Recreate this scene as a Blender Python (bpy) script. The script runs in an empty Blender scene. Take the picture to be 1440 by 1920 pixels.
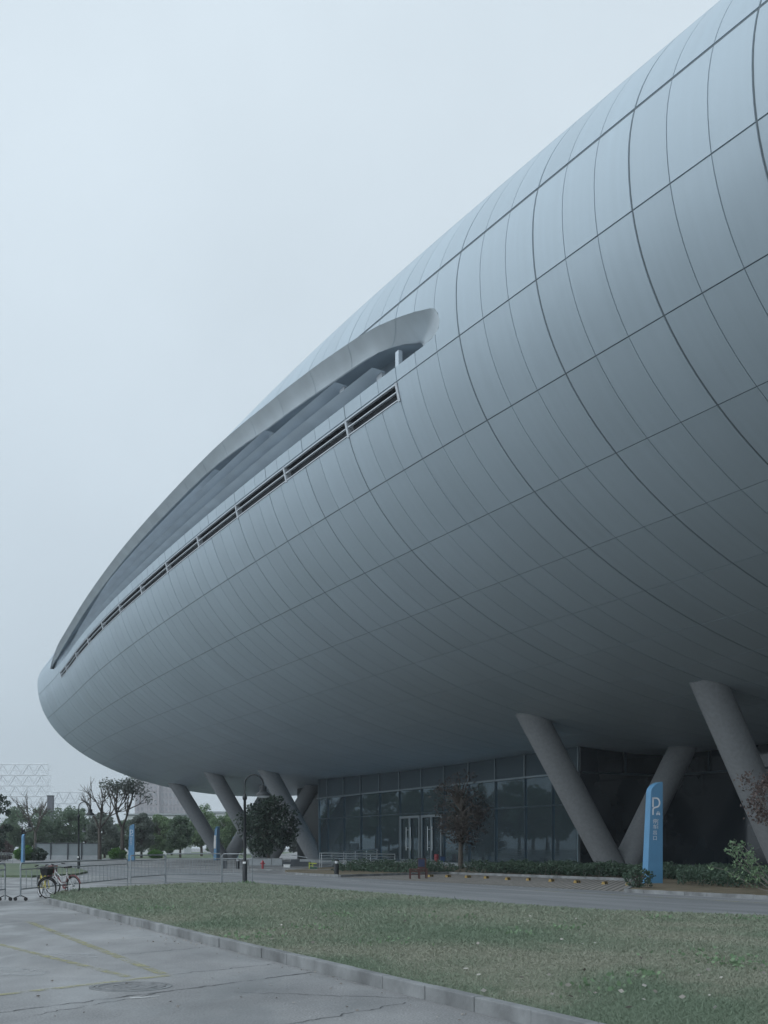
import bpy, math
import numpy as np

rng = np.random.default_rng(11)
C = bpy.context.scene.collection
PI = math.pi
rad = math.radians

# ------------------------------------------------------------------ measures
F, HZ, CAMH = 2108.0, 1589.4, 1.6          # focal length / horizon on the 1440 px photograph, eye height in metres
AL = math.atan2(720 + 444.6, F)            # the long axis of the hall is turned this far left of the view
CA, SA = math.cos(AL), math.sin(AL)


def W(s, q, z=0.0):
    """hall coordinates (s along its axis, q away from the camera side) -> world"""
    s, q = np.asarray(s, float), np.asarray(q, float)
    z = np.asarray(z, float) + 0 * (s + q)
    return np.stack([-SA * s + CA * q, CA * s + SA * q, z], -1)


def SQ(x, y):
    return -SA * x + CA * y, CA * x + SA * y


def G(px, py, z=0.0):
    """survey of the photograph: the ground point seen at a pixel"""
    y = F * (CAMH - z) / (py - HZ)
    return np.array([(px - 720) / F * y, y, z])


def AT(px, y, z=0.0):
    return np.array([(px - 720) / F * y, y, z])


# ------------------------------------------------------------------ mesh helpers
class MB:
    def __init__(self):
        self.v, self.f, self.m, self.n = [], [], [], 0

    def add(self, v, f, mi=0):
        v = np.asarray(v, float).reshape(-1, 3)
        self.v.append(v)
        for q in f:
            self.f.append([int(i) + self.n for i in q])
            self.m.append(mi)
        self.n += len(v)
        return self

    def box(self, c, size, rot=None, mi=0, taper=None):
        sx, sy, sz = [k / 2 for k in size]
        p = np.array([(x, y, z) for z in (-sz, sz) for y in (-sy, sy) for x in (-sx, sx)])
        if taper is not None:
            p[4:, 0] *= taper[0]
            p[4:, 1] *= taper[1]
        if rot is not None:
            p = p @ np.asarray(rot).T
        return self.add(p + np.asarray(c), [(0, 2, 3, 1), (4, 5, 7, 6), (0, 1, 5, 4), (2, 6, 7, 3), (0, 4, 6, 2), (1, 3, 7, 5)], mi)

    def tube(self, pts, r, n=8, caps=True, mi=0, closed=False):
        pts = np.asarray(pts, float)
        k = len(pts)
        r = np.broadcast_to(np.asarray(r, float), (k,))
        if closed:
            t = np.roll(pts, -1, 0) - np.roll(pts, 1, 0)
        else:
            t = np.gradient(pts, axis=0)
        t /= np.linalg.norm(t, axis=1)[:, None] + 1e-12
        ref = np.array([0, 0, 1.0]) if abs(t[0][2]) < 0.9 else np.array([1.0, 0, 0])
        u = np.cross(t[0], ref)
        u /= np.linalg.norm(u)
        out = []
        a = np.arange(n) * 2 * PI / n
        for i in range(k):
            u = u - t[i] * (u @ t[i])
            u /= np.linalg.norm(u) + 1e-12
            w = np.cross(t[i], u)
            out.append(pts[i] + r[i] * (np.cos(a)[:, None] * u + np.sin(a)[:, None] * w))
        f = []
        rows = k if closed else k - 1
        for i in range(rows):
            j0, j1 = i * n, ((i + 1) % k) * n
            for j in range(n):
                f.append((j0 + j, j0 + (j + 1) % n, j1 + (j + 1) % n, j1 + j))
        if caps and not closed:
            f.append(tuple(range(n))[::-1])
            f.append(tuple(range((k - 1) * n, k * n)))
        return self.add(np.concatenate(out), f, mi)

    def lathe(self, prof, n=16, c=(0, 0, 0), mi=0):
        a = np.arange(n) * 2 * PI / n
        v = np.concatenate([np.stack([r * np.cos(a), r * np.sin(a), np.full(n, z)], 1) for r, z in prof])
        f = []
        for i in range(len(prof) - 1):
            for j in range(n):
                f.append((i * n + j, i * n + (j + 1) % n, (i + 1) * n + (j + 1) % n, (i + 1) * n + j))
        f.append(tuple(range(n))[::-1])
        f.append(tuple(range((len(prof) - 1) * n, len(prof) * n)))
        return self.add(v + np.asarray(c), f, mi)

    def prism(self, bottom, top, mi=0):
        k = len(bottom)
        f = [tuple(range(k))[::-1], tuple(range(k, 2 * k))] + [(i, (i + 1) % k, k + (i + 1) % k, k + i) for i in range(k)]
        return self.add(np.concatenate([np.asarray(bottom, float), np.asarray(top, float)]), f, mi)

    def grid(self, P, mi=0, flip=False):
        P = np.asarray(P, float)
        a, b = P.shape[:2]
        f = []
        for i in range(a - 1):
            for j in range(b - 1):
                q = (i * b + j, i * b + j + 1, (i + 1) * b + j + 1, (i + 1) * b + j)
                f.append(q[::-1] if flip else q)
        return self.add(P.reshape(-1, 3), f, mi)

    def build(self, name, mat, parent=None, smooth=None, bevel=None):
        me = bpy.data.meshes.new(name)
        me.from_pydata(np.concatenate(self.v).tolist(), [], self.f)
        mats = mat if isinstance(mat, (list, tuple)) else [mat]
        for m in mats:
            me.materials.append(m)
        if len(mats) > 1:
            me.polygons.foreach_set('material_index', self.m)
        if smooth:
            me.polygons.foreach_set('use_smooth', [True] * len(me.polygons))
            me.set_sharp_from_angle(angle=rad(smooth))
        me.update()
        o = bpy.data.objects.new(name, me)
        C.objects.link(o)
        if parent is not None:
            o.parent = parent
        if bevel:
            md = o.modifiers.new('bevel', 'BEVEL')
            md.width = bevel
            md.segments = 2
            md.limit_method = 'ANGLE'
            md.harden_normals = False
        return o


def fast_mesh(name, v, k, mat, parent=None, tint=None, smooth=False):
    """a mesh of many separate k-gons, k vertices each"""
    n = len(v) // k
    me = bpy.data.meshes.new(name)
    me.vertices.add(len(v))
    me.vertices.foreach_set('co', np.asarray(v, np.float32).ravel())
    me.loops.add(n * k)
    me.loops.foreach_set('vertex_index', np.arange(n * k, dtype=np.int32))
    me.polygons.add(n)
    me.polygons.foreach_set('loop_start', np.arange(0, n * k, k, dtype=np.int32))
    if tint is not None:
        at = me.attributes.new('tint', 'FLOAT', 'POINT')
        at.data.foreach_set('value', np.asarray(tint, np.float32))
    me.materials.append(mat)
    me.update(calc_edges=True)
    o = bpy.data.objects.new(name, me)
    C.objects.link(o)
    if parent is not None:
        o.parent = parent
    return o


def tag(o, label=None, cat=None, group=None, kind=None):
    if label:
        o['label'] = label
    if cat:
        o['category'] = cat
    if group:
        o['group'] = group
    if kind:
        o['kind'] = kind
    return o


def thing(name, label, cat, loc=(0, 0, 0), rz=0.0, group=None):
    o = bpy.data.objects.new(name, None)
    C.objects.link(o)
    o.empty_display_size = 0.3
    o.location = [float(k) for k in loc]
    o.rotation_euler = (0, 0, rz)
    return tag(o, label, cat, group)


def kids(o):
    return [c for c in bpy.data.objects if c.parent is o]


def dup(root, loc, rz, label, scale=1.0, group=None):
    r = root.copy()
    C.objects.link(r)
    r.location = [float(k) for k in loc]
    r.rotation_euler = (0, 0, rz)
    r.scale = (scale,) * 3
    r['label'] = label
    if group:
        r['group'] = group
    for ch in kids(root):
        c = ch.copy()
        C.objects.link(c)
        c.parent = r
        for g in kids(ch):
            d = g.copy()
            C.objects.link(d)
            d.parent = c
    return r


def rotz(a):
    return np.array([[math.cos(a), -math.sin(a), 0], [math.sin(a), math.cos(a), 0], [0, 0, 1]])


# ------------------------------------------------------------------ materials
def new_mat(name):
    m = bpy.data.materials.new(name)
    m.use_nodes = True
    nt = m.node_tree
    return m, nt, nt.nodes, nt.links, nt.nodes['Principled BSDF']


def mat(name, col, rough=0.6, metal=0.0, var=0.12, scale=3.0, bump=0.0, bscale=40.0, spec=0.5, col2=None, detail=4.0):
    m, nt, N, L, b = new_mat(name)
    tc = N.new('ShaderNodeTexCoord')
    nz = N.new('ShaderNodeTexNoise')
    nz.inputs['Scale'].default_value = scale
    nz.inputs['Detail'].default_value = detail
    L.new(tc.outputs['Object'], nz.inputs['Vector'])
    mx = N.new('ShaderNodeMix')
    mx.data_type = 'RGBA'
    c = np.array(col)
    lo = c * (1 - var)
    hi = np.array(col2) if col2 is not None else np.minimum(c * (1 + var), 1)
    mx.inputs[6].default_value = (*lo, 1)
    mx.inputs[7].default_value = (*hi, 1)
    rp = N.new('ShaderNodeMapRange')
    rp.inputs['From Min'].default_value = 0.3
    rp.inputs['From Max'].default_value = 0.7
    L.new(nz.outputs['Fac'], rp.inputs['Value'])
    L.new(rp.outputs['Result'], mx.inputs[0])
    L.new(mx.outputs[2], b.inputs['Base Color'])
    b.inputs['Roughness'].default_value = rough
    b.inputs['Metallic'].default_value = metal
    b.inputs['Specular IOR Level'].default_value = spec
    if bump:
        n2 = N.new('ShaderNodeTexNoise')
        n2.inputs['Scale'].default_value = bscale
        n2.inputs['Detail'].default_value = 6
        L.new(tc.outputs['Object'], n2.inputs['Vector'])
        bp = N.new('ShaderNodeBump')
        bp.inputs['Strength'].default_value = bump
        bp.inputs['Distance'].default_value = 0.02
        L.new(n2.outputs['Fac'], bp.inputs['Height'])
        L.new(bp.outputs['Normal'], b.inputs['Normal'])
    return m


def leaf_mat(name, a, b_, rough=0.6, trans=0.40):
    m, nt, N, L, b = new_mat(name)
    at = N.new('ShaderNodeAttribute')
    at.attribute_name = 'tint'
    mx = N.new('ShaderNodeMix')
    mx.data_type = 'RGBA'
    mx.inputs[6].default_value = (*a, 1)
    mx.inputs[7].default_value = (*b_, 1)
    L.new(at.outputs['Fac'], mx.inputs[0])
    L.new(mx.outputs[2], b.inputs['Base Color'])
    b.inputs['Roughness'].default_value = rough
    b.inputs['Specular IOR Level'].default_value = 0.25
    if trans:
        tr = N.new('ShaderNodeBsdfTranslucent')
        L.new(mx.outputs[2], tr.inputs['Color'])
        ms = N.new('ShaderNodeMixShader')
        ms.inputs[0].default_value = trans
        L.new(b.outputs[0], ms.inputs[1])
        L.new(tr.outputs[0], ms.inputs[2])
        L.new(ms.outputs[0], N['Material Output'].inputs['Surface'])
    return m


def math_node(N, L, op, a, b=None, clamp=False):
    n = N.new('ShaderNodeMath')
    n.operation = op
    n.use_clamp = clamp
    for i, x in enumerate((a, b)):
        if x is None:
            continue
        if isinstance(x, (int, float)):
            n.inputs[i].default_value = x
        else:
            L.new(x, n.inputs[i])
    return n.outputs[0]


def hull_material():
    m, nt, N, L, b = new_mat('satin grey aluminium cladding')
    uv = N.new('ShaderNodeAttribute')
    uv.attribute_name = 'hull_uv'
    tone = N.new('ShaderNodeAttribute')
    tone.attribute_name = 'tone'
    # rain streaks run round the girth of the hull
    mp = N.new('ShaderNodeMapping')
    mp.inputs['Scale'].default_value = (3.2, 0.16, 1)
    L.new(uv.outputs['Vector'], mp.inputs['Vector'])
    n1 = N.new('ShaderNodeTexNoise')
    n1.inputs['Scale'].default_value = 1.0
    n1.inputs['Detail'].default_value = 5
    L.new(mp.outputs[0], n1.inputs['Vector'])
    n2 = N.new('ShaderNodeTexNoise')
    n2.inputs['Scale'].default_value = 0.12
    n2.inputs['Detail'].default_value = 3
    L.new(uv.outputs['Vector'], n2.inputs['Vector'])
    streak = math_node(N, L, 'MULTIPLY', math_node(N, L, 'SUBTRACT', n1.outputs['Fac'], 0.5), 0.15)
    cloud = math_node(N, L, 'MULTIPLY', math_node(N, L, 'SUBTRACT', n2.outputs['Fac'], 0.5), 0.12)
    pan = math_node(N, L, 'MULTIPLY', math_node(N, L, 'SUBTRACT', tone.outputs['Fac'], 0.5), 0.06)
    k = math_node(N, L, 'ADD', math_node(N, L, 'ADD', math_node(N, L, 'ADD', streak, cloud), pan), 1.0)
    cm = N.new('ShaderNodeVectorMath')
    cm.operation = 'SCALE'
    cm.inputs[0].default_value = HULL_COL
    L.new(k, cm.inputs['Scale'])
    L.new(cm.outputs[0], b.inputs['Base Color'])
    b.inputs['Metallic'].default_value = 0.15
    r = math_node(N, L, 'ADD', math_node(N, L, 'MULTIPLY', n1.outputs['Fac'], 0.18), 0.36)
    L.new(r, b.inputs['Roughness'])
    return m


HULL_COL = (0.405, 0.488, 0.548)
M = {}
M['hull'] = hull_material()
M['joint'] = mat('dark panel joint gasket', (0.12, 0.15, 0.17), 0.8, var=0.1)
M['lip'] = mat('satin grey opening lining', (0.52, 0.58, 0.62), 0.42, 0.3, var=0.08, scale=0.6)
M['blade'] = mat('grey sun blade metal', (0.50, 0.57, 0.63), 0.45, 0.25, var=0.08, scale=0.5)
M['back'] = mat('dark blue window band', (0.27, 0.33, 0.38), 0.35, 0.0, var=0.2, scale=0.4)
M['fin'] = mat('pale louvre metal', (0.52, 0.56, 0.60), 0.45, 0.3, var=0.06)
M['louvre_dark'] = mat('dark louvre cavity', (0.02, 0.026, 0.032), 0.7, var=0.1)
M['concrete'] = mat('fair faced concrete', (0.245, 0.262, 0.278), 0.85, var=0.09, scale=5.0, bump=0.35, bscale=14, detail=9.0)
M['mullion'] = mat('grey aluminium mullion', (0.16, 0.20, 0.225), 0.4, 0.4, var=0.06)
M['door_metal'] = mat('brushed door frame metal', (0.19, 0.225, 0.245), 0.4, 0.4, var=0.06)
M['spandrel'] = mat('dark spandrel panel', (0.035, 0.058, 0.074), 0.5, 0.0, var=0.1, scale=0.6, spec=.25)
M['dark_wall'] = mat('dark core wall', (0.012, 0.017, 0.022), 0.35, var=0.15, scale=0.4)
M['interior'] = mat('pale lobby wall', (0.55, 0.70, 0.76), 0.8, var=0.3, scale=0.35)
M['interior_floor'] = mat('polished lobby floor', (0.30, 0.36, 0.40), 0.25, var=0.15, scale=0.5)
M['interior_col'] = mat('painted lobby column', (0.72, 0.82, 0.86), 0.6, var=0.05)
M['black_metal'] = mat('black painted iron', (0.018, 0.022, 0.026), 0.42, 0.2, var=0.15, scale=6, bump=0.1)
M['lamp_glass'] = mat('frosted lamp diffuser', (0.55, 0.58, 0.60), 0.25, var=0.05)
M['paper'] = mat('white paper notice', (0.72, 0.74, 0.74), 0.7, var=0.04)
M['galv'] = mat('galvanised steel tube', (0.27, 0.295, 0.31), 0.45, 0.4, var=0.15, scale=5)
M['stainless'] = mat('stainless handrail', (0.50, 0.54, 0.56), 0.3, 0.7, var=0.05)
M['blue'] = mat('blue sign paint', (0.10, 0.26, 0.44), 0.4, var=0.07, scale=1.3)
M['white'] = mat('white sign lettering', (0.72, 0.74, 0.78), 0.5, var=0.03)
M['red'] = mat('red enamel', (0.30, 0.04, 0.05), 0.4, var=0.12)
M['red_wood'] = mat('reddish brown stained wood', (0.085, 0.032, 0.028), 0.5, var=0.25, scale=9)
M['yellow'] = mat('worn yellow paint', (0.36, 0.25, 0.08), 0.6, var=0.2, scale=14)
M['lime'] = mat('lime yellow plastic', (0.45, 0.52, 0.08), 0.5, var=0.1)
M['green_plastic'] = mat('dark green plastic', (0.03, 0.11, 0.08), 0.5, var=0.1)
M['rubber'] = mat('black rubber', (0.018, 0.018, 0.02), 0.75, var=0.15)
M['chrome'] = mat('bright bicycle metal', (0.55, 0.56, 0.58), 0.25, 0.8, var=0.04)
M['black_plastic'] = mat('black plastic', (0.02, 0.022, 0.025), 0.5, var=0.1)
M['bike_yellow'] = mat('yellow bicycle paint', (0.62, 0.52, 0.10), 0.35, var=0.05)
M['bike_red'] = mat('red bicycle paint', (0.17, 0.05, 0.055), 0.35, var=0.05)
M['bike_white'] = mat('white bicycle paint', (0.5, 0.5, 0.51), 0.35, var=0.04)
M['navy'] = mat('navy fabric', (0.03, 0.045, 0.10), 0.8, var=0.1)
M['bark'] = mat('grey brown bark', (0.085, 0.075, 0.065), 0.9, var=0.3, scale=5, bump=0.5, bscale=14)
M['pale_bark'] = mat('pale twig bark', (0.19, 0.18, 0.165), 0.85, var=0.2, scale=8)
M['kerb'] = mat('kerb stone', (0.20, 0.21, 0.215), 0.85, var=0.38, scale=1.8, bump=0.35, bscale=22)
M['low_wall'] = mat('pale rendered wall', (0.34, 0.37, 0.39), 0.8, var=0.12, scale=1.0)
M['hoarding'] = mat('grey sheet hoarding', (0.20, 0.235, 0.25), 0.5, 0.2, var=0.1, scale=0.5)
M['hoarding_post'] = mat('dark hoarding post', (0.05, 0.06, 0.07), 0.6, var=0.1)
M['stone_plinth'] = mat('grey stone plinth', (0.26, 0.285, 0.30), 0.7, var=0.15, scale=0.8)
M['iron_cover'] = mat('cast iron manhole', (0.20, 0.205, 0.21), 0.65, 0.3, var=0.35, scale=12, bump=0.6, bscale=60)
M['lattice_panel'] = mat('white perforated screen', (0.86, 0.87, 0.88), 0.7, var=0.05, scale=0.2)
M['lattice_bar'] = mat('white steel truss', (0.72, 0.75, 0.77), 0.6, var=0.05, scale=0.2)
M['tower_wall'] = mat('pinkish grey tower cladding', (0.36, 0.33, 0.34), 0.8, var=0.08, scale=0.08)
M['tower_window'] = mat('tower window glass', (0.22, 0.22, 0.24), 0.3, var=0.3, scale=0.25)
M['white_building'] = mat('white render', (0.60, 0.62, 0.63), 0.8, var=0.06, scale=0.15)
M['chimney'] = mat('dark grey shaft', (0.12, 0.125, 0.15), 0.8, var=0.12, scale=0.4)

M['leaf_mid'] = leaf_mat('mid green leaves', (0.11, 0.165, 0.115), (0.20, 0.27, 0.18))  # belt greens (mid, light, grey) made paler: haze put into the leaf colour
M['leaf_light'] = leaf_mat('light green leaves', (0.13, 0.20, 0.115), (0.23, 0.32, 0.17))
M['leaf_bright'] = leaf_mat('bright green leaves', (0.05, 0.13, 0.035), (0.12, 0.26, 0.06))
M['leaf_grey'] = leaf_mat('grey green leaves', (0.145, 0.175, 0.155), (0.23, 0.265, 0.23))
M['leaf_dark'] = leaf_mat('dark glossy leaves', (0.028, 0.050, 0.038), (0.075, 0.11, 0.08), 0.45, 0.1)
M['leaf_red'] = leaf_mat('dark reddish leaves', (0.045, 0.040, 0.038), (0.095, 0.080, 0.075), 0.6, 0.2)
M['leaf_dry'] = leaf_mat('dry brown leaves', (0.075, 0.058, 0.055), (0.17, 0.135, 0.125), 0.7, 0.2)
M['leaf_hedge'] = leaf_mat('hedge leaves', (0.036, 0.068, 0.050), (0.08, 0.125, 0.085), 0.55, 0.2)
M['leaf_shoot'] = leaf_mat('young shoot leaves', (0.15, 0.24, 0.14), (0.22, 0.32, 0.19), 0.55, 0.25)
M['grass'] = leaf_mat('grass blades', (0.195, 0.255, 0.185), (0.315, 0.325, 0.26), 0.8, 0.2)
M['litter'] = leaf_mat('fallen leaf litter', (0.14, 0.125, 0.11), (0.46, 0.44, 0.41), 0.8, 0.1)


# ------------------------------------------------------------------ ground materials
def ground_mat(name, base, dark, light, sc=0.35, fine=70.0, bump=0.35, streak=None, stain=0.0, rough=0.75):
    m, nt, N, L, b = new_mat(name)
    tc = N.new('ShaderNodeTexCoord')
    big = N.new('ShaderNodeTexNoise')
    big.inputs['Scale'].default_value = sc
    big.inputs['Detail'].default_value = 6
    big.inputs['Roughness'].default_value = 0.6
    mp = N.new('ShaderNodeMapping')
    mp.inputs['Scale'].default_value = streak or (1, 1, 1)
    L.new(tc.outputs['Object'], mp.inputs['Vector'])
    L.new(mp.outputs[0], big.inputs['Vector'])
    rp = N.new('ShaderNodeValToRGB')
    e = rp.color_ramp.elements
    e[0].position, e[0].color = 0.30, (*dark, 1)
    e[1].position, e[1].color = 0.72, (*light, 1)
    k = e.new(0.5)
    k.color = (*base, 1)
    L.new(big.outputs['Fac'], rp.inputs['Fac'])
    fi = N.new('ShaderNodeTexNoise')
    fi.inputs['Scale'].default_value = fine
    fi.inputs['Detail'].default_value = 5
    L.new(tc.outputs['Object'], fi.inputs['Vector'])
    mr = N.new('ShaderNodeMapRange')
    mr.inputs['From Min'].default_value = 0.25
    mr.inputs['From Max'].default_value = 0.75
    mr.inputs['To Min'].default_value = 0.60
    mr.inputs['To Max'].default_value = 1.40
    L.new(fi.outputs['Fac'], mr.inputs['Value'])
    cm = N.new('ShaderNodeVectorMath')
    cm.operation = 'SCALE'
    L.new(rp.outputs['Color'], cm.inputs[0])
    L.new(mr.outputs['Result'], cm.inputs['Scale'])
    L.new(cm.outputs[0], b.inputs['Base Color'])
    b.inputs['Roughness'].default_value = rough
    b.inputs['Specular IOR Level'].default_value = 0.4
    if stain:
        # damp patches: smoother where they are, darker grit between
        dn = N.new('ShaderNodeTexNoise')
        dn.inputs['Scale'].default_value = 0.55
        dn.inputs['Detail'].default_value = 7
        dn.inputs['Distortion'].default_value = 1.2
        L.new(mp.outputs[0], dn.inputs['Vector'])
        dr_ = N.new('ShaderNodeMapRange')
        dr_.inputs['From Min'].default_value = 0.40
        dr_.inputs['From Max'].default_value = 0.62
        dr_.inputs['To Min'].default_value = 0.82
        dr_.inputs['To Max'].default_value = 0.36
        L.new(dn.outputs['Fac'], dr_.inputs['Value'])
        L.new(dr_.outputs['Result'], b.inputs['Roughness'])
    bp = N.new('ShaderNodeBump')
    bp.inputs['Strength'].default_value = bump
    bp.inputs['Distance'].default_value = 0.012
    L.new(fi.outputs['Fac'], bp.inputs['Height'])
    L.new(bp.outputs['Normal'], b.inputs['Normal'])
    return m


M['asphalt'] = ground_mat('weathered grey asphalt', (0.225, 0.228, 0.232), (0.145, 0.149, 0.153), (0.34, 0.343, 0.346), 0.33, 45, streak=(1.0, .55, 1), stain=1.0)
M['road'] = ground_mat('worn road asphalt', (0.20, 0.21, 0.22), (0.14, 0.15, 0.16), (0.28, 0.285, 0.29), 0.9, 50, streak=(0.12, 1.0, 1.0))
M['soil'] = ground_mat('lawn soil', (0.18, 0.19, 0.145), (0.13, 0.15, 0.11), (0.24, 0.23, 0.19), 0.5, 40, 0.6)
M['bed_soil'] = ground_mat('dry bed soil', (0.15, 0.125, 0.085), (0.09, 0.085, 0.055), (0.21, 0.18, 0.13), 1.2, 30, 0.6)
M['far_grass'] = ground_mat('island grass', (0.105, 0.145, 0.085), (0.075, 0.11, 0.065), (0.16, 0.17, 0.11), 0.4, 12, 0.5)
M['yellow_line'] = None


def worn_line(name, col, keep):
    """paint worn through to what is below: patches by noise"""
    m, nt, N, L, b = new_mat(name)
    tc = N.new('ShaderNodeTexCoord')
    nz = N.new('ShaderNodeTexNoise')
    nz.inputs['Scale'].default_value = 3.5
    nz.inputs['Detail'].default_value = 9
    nz.inputs['Roughness'].default_value = 0.75
    L.new(tc.outputs['Object'], nz.inputs['Vector'])
    mr = N.new('ShaderNodeMapRange')
    mr.inputs['From Min'].default_value = keep - 0.09
    mr.inputs['From Max'].default_value = keep + 0.09
    mr.inputs['To Max'].default_value = 0.75
    L.new(nz.outputs['Fac'], mr.inputs['Value'])
    b.inputs['Base Color'].default_value = (*col, 1)
    b.inputs['Roughness'].default_value = 0.8
    tr = N.new('ShaderNodeBsdfTransparent')
    ms = N.new('ShaderNodeMixShader')
    L.new(mr.outputs['Result'], ms.inputs[0])
    L.new(tr.outputs[0], ms.inputs[1])
    L.new(b.outputs[0], ms.inputs[2])
    L.new(ms.outputs[0], N['Material Output'].inputs['Surface'])
    return m


M['yellow_line'] = worn_line('worn yellow line paint', (0.38, 0.37, 0.20), 0.50)
M['white_line'] = worn_line('worn white line paint', (0.60, 0.61, 0.61), 0.47)
M['pale_patch'] = worn_line('pale stain with painted wet sheen', (0.46, 0.48, 0.49), 0.56)  # wear and wet sheen, both put in as pale colour
M['crack'] = worn_line('tar filled crack', (0.075, 0.08, 0.085), 0.44)


def paver_mat():
    m, nt, N, L, b = new_mat('herringbone pavers')
    tc = N.new('ShaderNodeTexCoord')
    mp = N.new('ShaderNodeMapping')
    mp.inputs['Rotation'].default_value = (0, 0, rad(45))
    L.new(tc.outputs['Object'], mp.inputs['Vector'])
    br = N.new('ShaderNodeTexBrick')
    br.inputs['Scale'].default_value = 1.0
    br.inputs['Brick Width'].default_value = 0.52
    br.inputs['Row Height'].default_value = 0.26
    br.inputs['Mortar Size'].default_value = 0.045
    br.inputs['Color1'].default_value = (0.23, 0.215, 0.20, 1)
    br.inputs['Color2'].default_value = (0.31, 0.29, 0.27, 1)
    br.inputs['Mortar'].default_value = (0.075, 0.075, 0.065, 1)
    L.new(mp.outputs[0], br.inputs['Vector'])
    L.new(br.outputs['Color'], b.inputs['Base Color'])
    b.inputs['Roughness'].default_value = 0.85
    return m


M['pavers'] = paver_mat()


def glass_mat():
    m, nt, N, L, b = new_mat('tinted facade glass')
    N.remove(b)
    tr = N.new('ShaderNodeBsdfTransparent')
    tr.inputs['Color'].default_value = (0.66, 0.84, 0.92, 1)
    gl = N.new('ShaderNodeBsdfGlossy')
    gl.inputs['Color'].default_value = (0.70, 0.86, 0.95, 1)
    gl.inputs['Roughness'].default_value = 0.015
    tc = N.new('ShaderNodeTexCoord')
    nz = N.new('ShaderNodeTexNoise')
    nz.inputs['Scale'].default_value = 0.35
    L.new(tc.outputs['Object'], nz.inputs['Vector'])
    bp = N.new('ShaderNodeBump')
    bp.inputs['Strength'].default_value = 0.05
    bp.inputs['Distance'].default_value = 0.05
    L.new(nz.outputs['Fac'], bp.inputs['Height'])
    L.new(bp.outputs['Normal'], gl.inputs['Normal'])
    fr = N.new('ShaderNodeFresnel')
    fr.inputs['IOR'].default_value = 1.55
    df = N.new('ShaderNodeBsdfDiffuse')          # added pale film: its colour stands in for light from the lobby
    df.inputs['Color'].default_value = (0.36, 0.50, 0.58, 1)
    dm = N.new('ShaderNodeMixShader')
    dm.inputs[0].default_value = 0.11
    L.new(tr.outputs[0], dm.inputs[1])
    L.new(df.outputs[0], dm.inputs[2])
    ms = N.new('ShaderNodeMixShader')
    L.new(fr.outputs[0], ms.inputs[0])
    L.new(dm.outputs[0], ms.inputs[1])
    L.new(gl.outputs[0], ms.inputs[2])
    L.new(ms.outputs[0], N['Material Output'].inputs['Surface'])
    return m


M['glass'] = glass_mat()
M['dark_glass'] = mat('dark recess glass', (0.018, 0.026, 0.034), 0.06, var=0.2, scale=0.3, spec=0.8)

# ------------------------------------------------------------------ the hull surface
Q0, ZC0, NU, NL = 60.0, 23.397, 2.036, 2.165
S0, DS, SE, SN = 22.607, 1.73484, 151.235, 12.0
SE2, SB = 149.289, 122.0
KA = [0, 27.202, 29.361, 31.682, 33.780, 35.287, 35.789]
KB = [0, 11.335, 11.294, 11.872, 13.165, 14.500, 12.608]
KC = [0, 12.076, 13.103, 14.911, 15.855, 15.508, 13.770]
ZC1, ZC2 = 6.658, -10.990
TK = np.linspace(0, 1, 7)


def spl(t, v):
    v = np.asarray(v, float)
    m = np.gradient(v, TK)
    t = np.clip(t, 0, 1.03)
    i = np.clip(np.searchsorted(TK, t, side='right') - 1, 0, 5)
    h = TK[1]
    u = (t - TK[i]) / h
    out = (2 * u**3 - 3 * u**2 + 1) * v[i] + (u**3 - 2 * u**2 + u) * h * m[i] + (-2 * u**3 + 3 * u**2) * v[i + 1] + (u**3 - u**2) * h * m[i + 1]
    return np.where(t > 1, v[-1] + m[-1] * (t - 1), out)


def hull(s, th):
    s, th = np.broadcast_arrays(np.asarray(s, float), np.asarray(th, float))
    sm = np.minimum(s, SB)                     # beyond this station the radii run on as parabolas to the rounded rim
    t = np.sqrt((SE - sm) / (SE - SN))
    tc = np.clip(t, 0, 1.03)
    x = np.clip(s - SB, 0, None)
    rim = np.clip(1 - np.clip((s - (SE2 - 2.79)) / 2.79, 0, 1) ** 3, 0, 1) ** (1 / 3)
    zc = ZC0 + ZC1 * (1 - tc) + ZC2 * (1 - tc) ** 2
    run = []
    for val, v0, d0, end in zip((spl(t, KA), spl(t, KB), spl(t, KC), zc), (31.1121, 11.6622, 14.5002, 23.7783), (-.10935, -.03485, -.08697, -.04115), (29.328, 7.974, 13.957, 22.494)):
        k = (end - v0 - d0 * (SE2 - SB)) / (SE2 - SB) ** 2
        run.append(val + d0 * x + k * x * x)
    a, b, c, zc = run
    a, b, c = a * rim, b * rim, c * rim
    sh = np.where(s < -40, np.sqrt(np.clip(1 - ((-40 - s) / 34.0) ** 2, 0, 1)), 1.0)
    a, b, c = a * sh, b * sh, c * sh
    cs, sn = np.cos(th), np.sin(th)
    n = np.where(sn > 0, NU, NL)
    q = Q0 - a * np.sign(cs) * np.abs(cs) ** (2 / n)
    z = zc + np.where(sn > 0, b, c) * np.sign(sn) * np.abs(sn) ** (2 / n)
    return q, z


def hull_p(s, th):
    q, z = hull(s, th)
    return np.stack([np.broadcast_to(np.asarray(s, float), q.shape), q, z], -1)       # in (s, q, z)


def hull_n(s, th):
    e = 1e-3
    du = hull_p(np.minimum(s + e, SE2 - 1e-5), th) - hull_p(s - e, th)
    dv = hull_p(s, th + e) - hull_p(s, th - e)
    n = np.cross(du, dv)
    n /= np.linalg.norm(n, axis=-1)[..., None] + 1e-12
    c = hull_p(s, th) - np.stack([np.asarray(s, float) + 0 * th, np.full(np.shape(th), Q0) + 0 * s, np.full(np.shape(th), ZC0) + 0 * s], -1)
    c[..., 0] += np.where(np.asarray(s) > 140, 8, 0)
    sg = np.sign((n * c).sum(-1))
    return n * sg[..., None]


def P(spz):
    spz = np.asarray(spz, float)
    return W(spz[..., 0], spz[..., 1], spz[..., 2])


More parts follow.
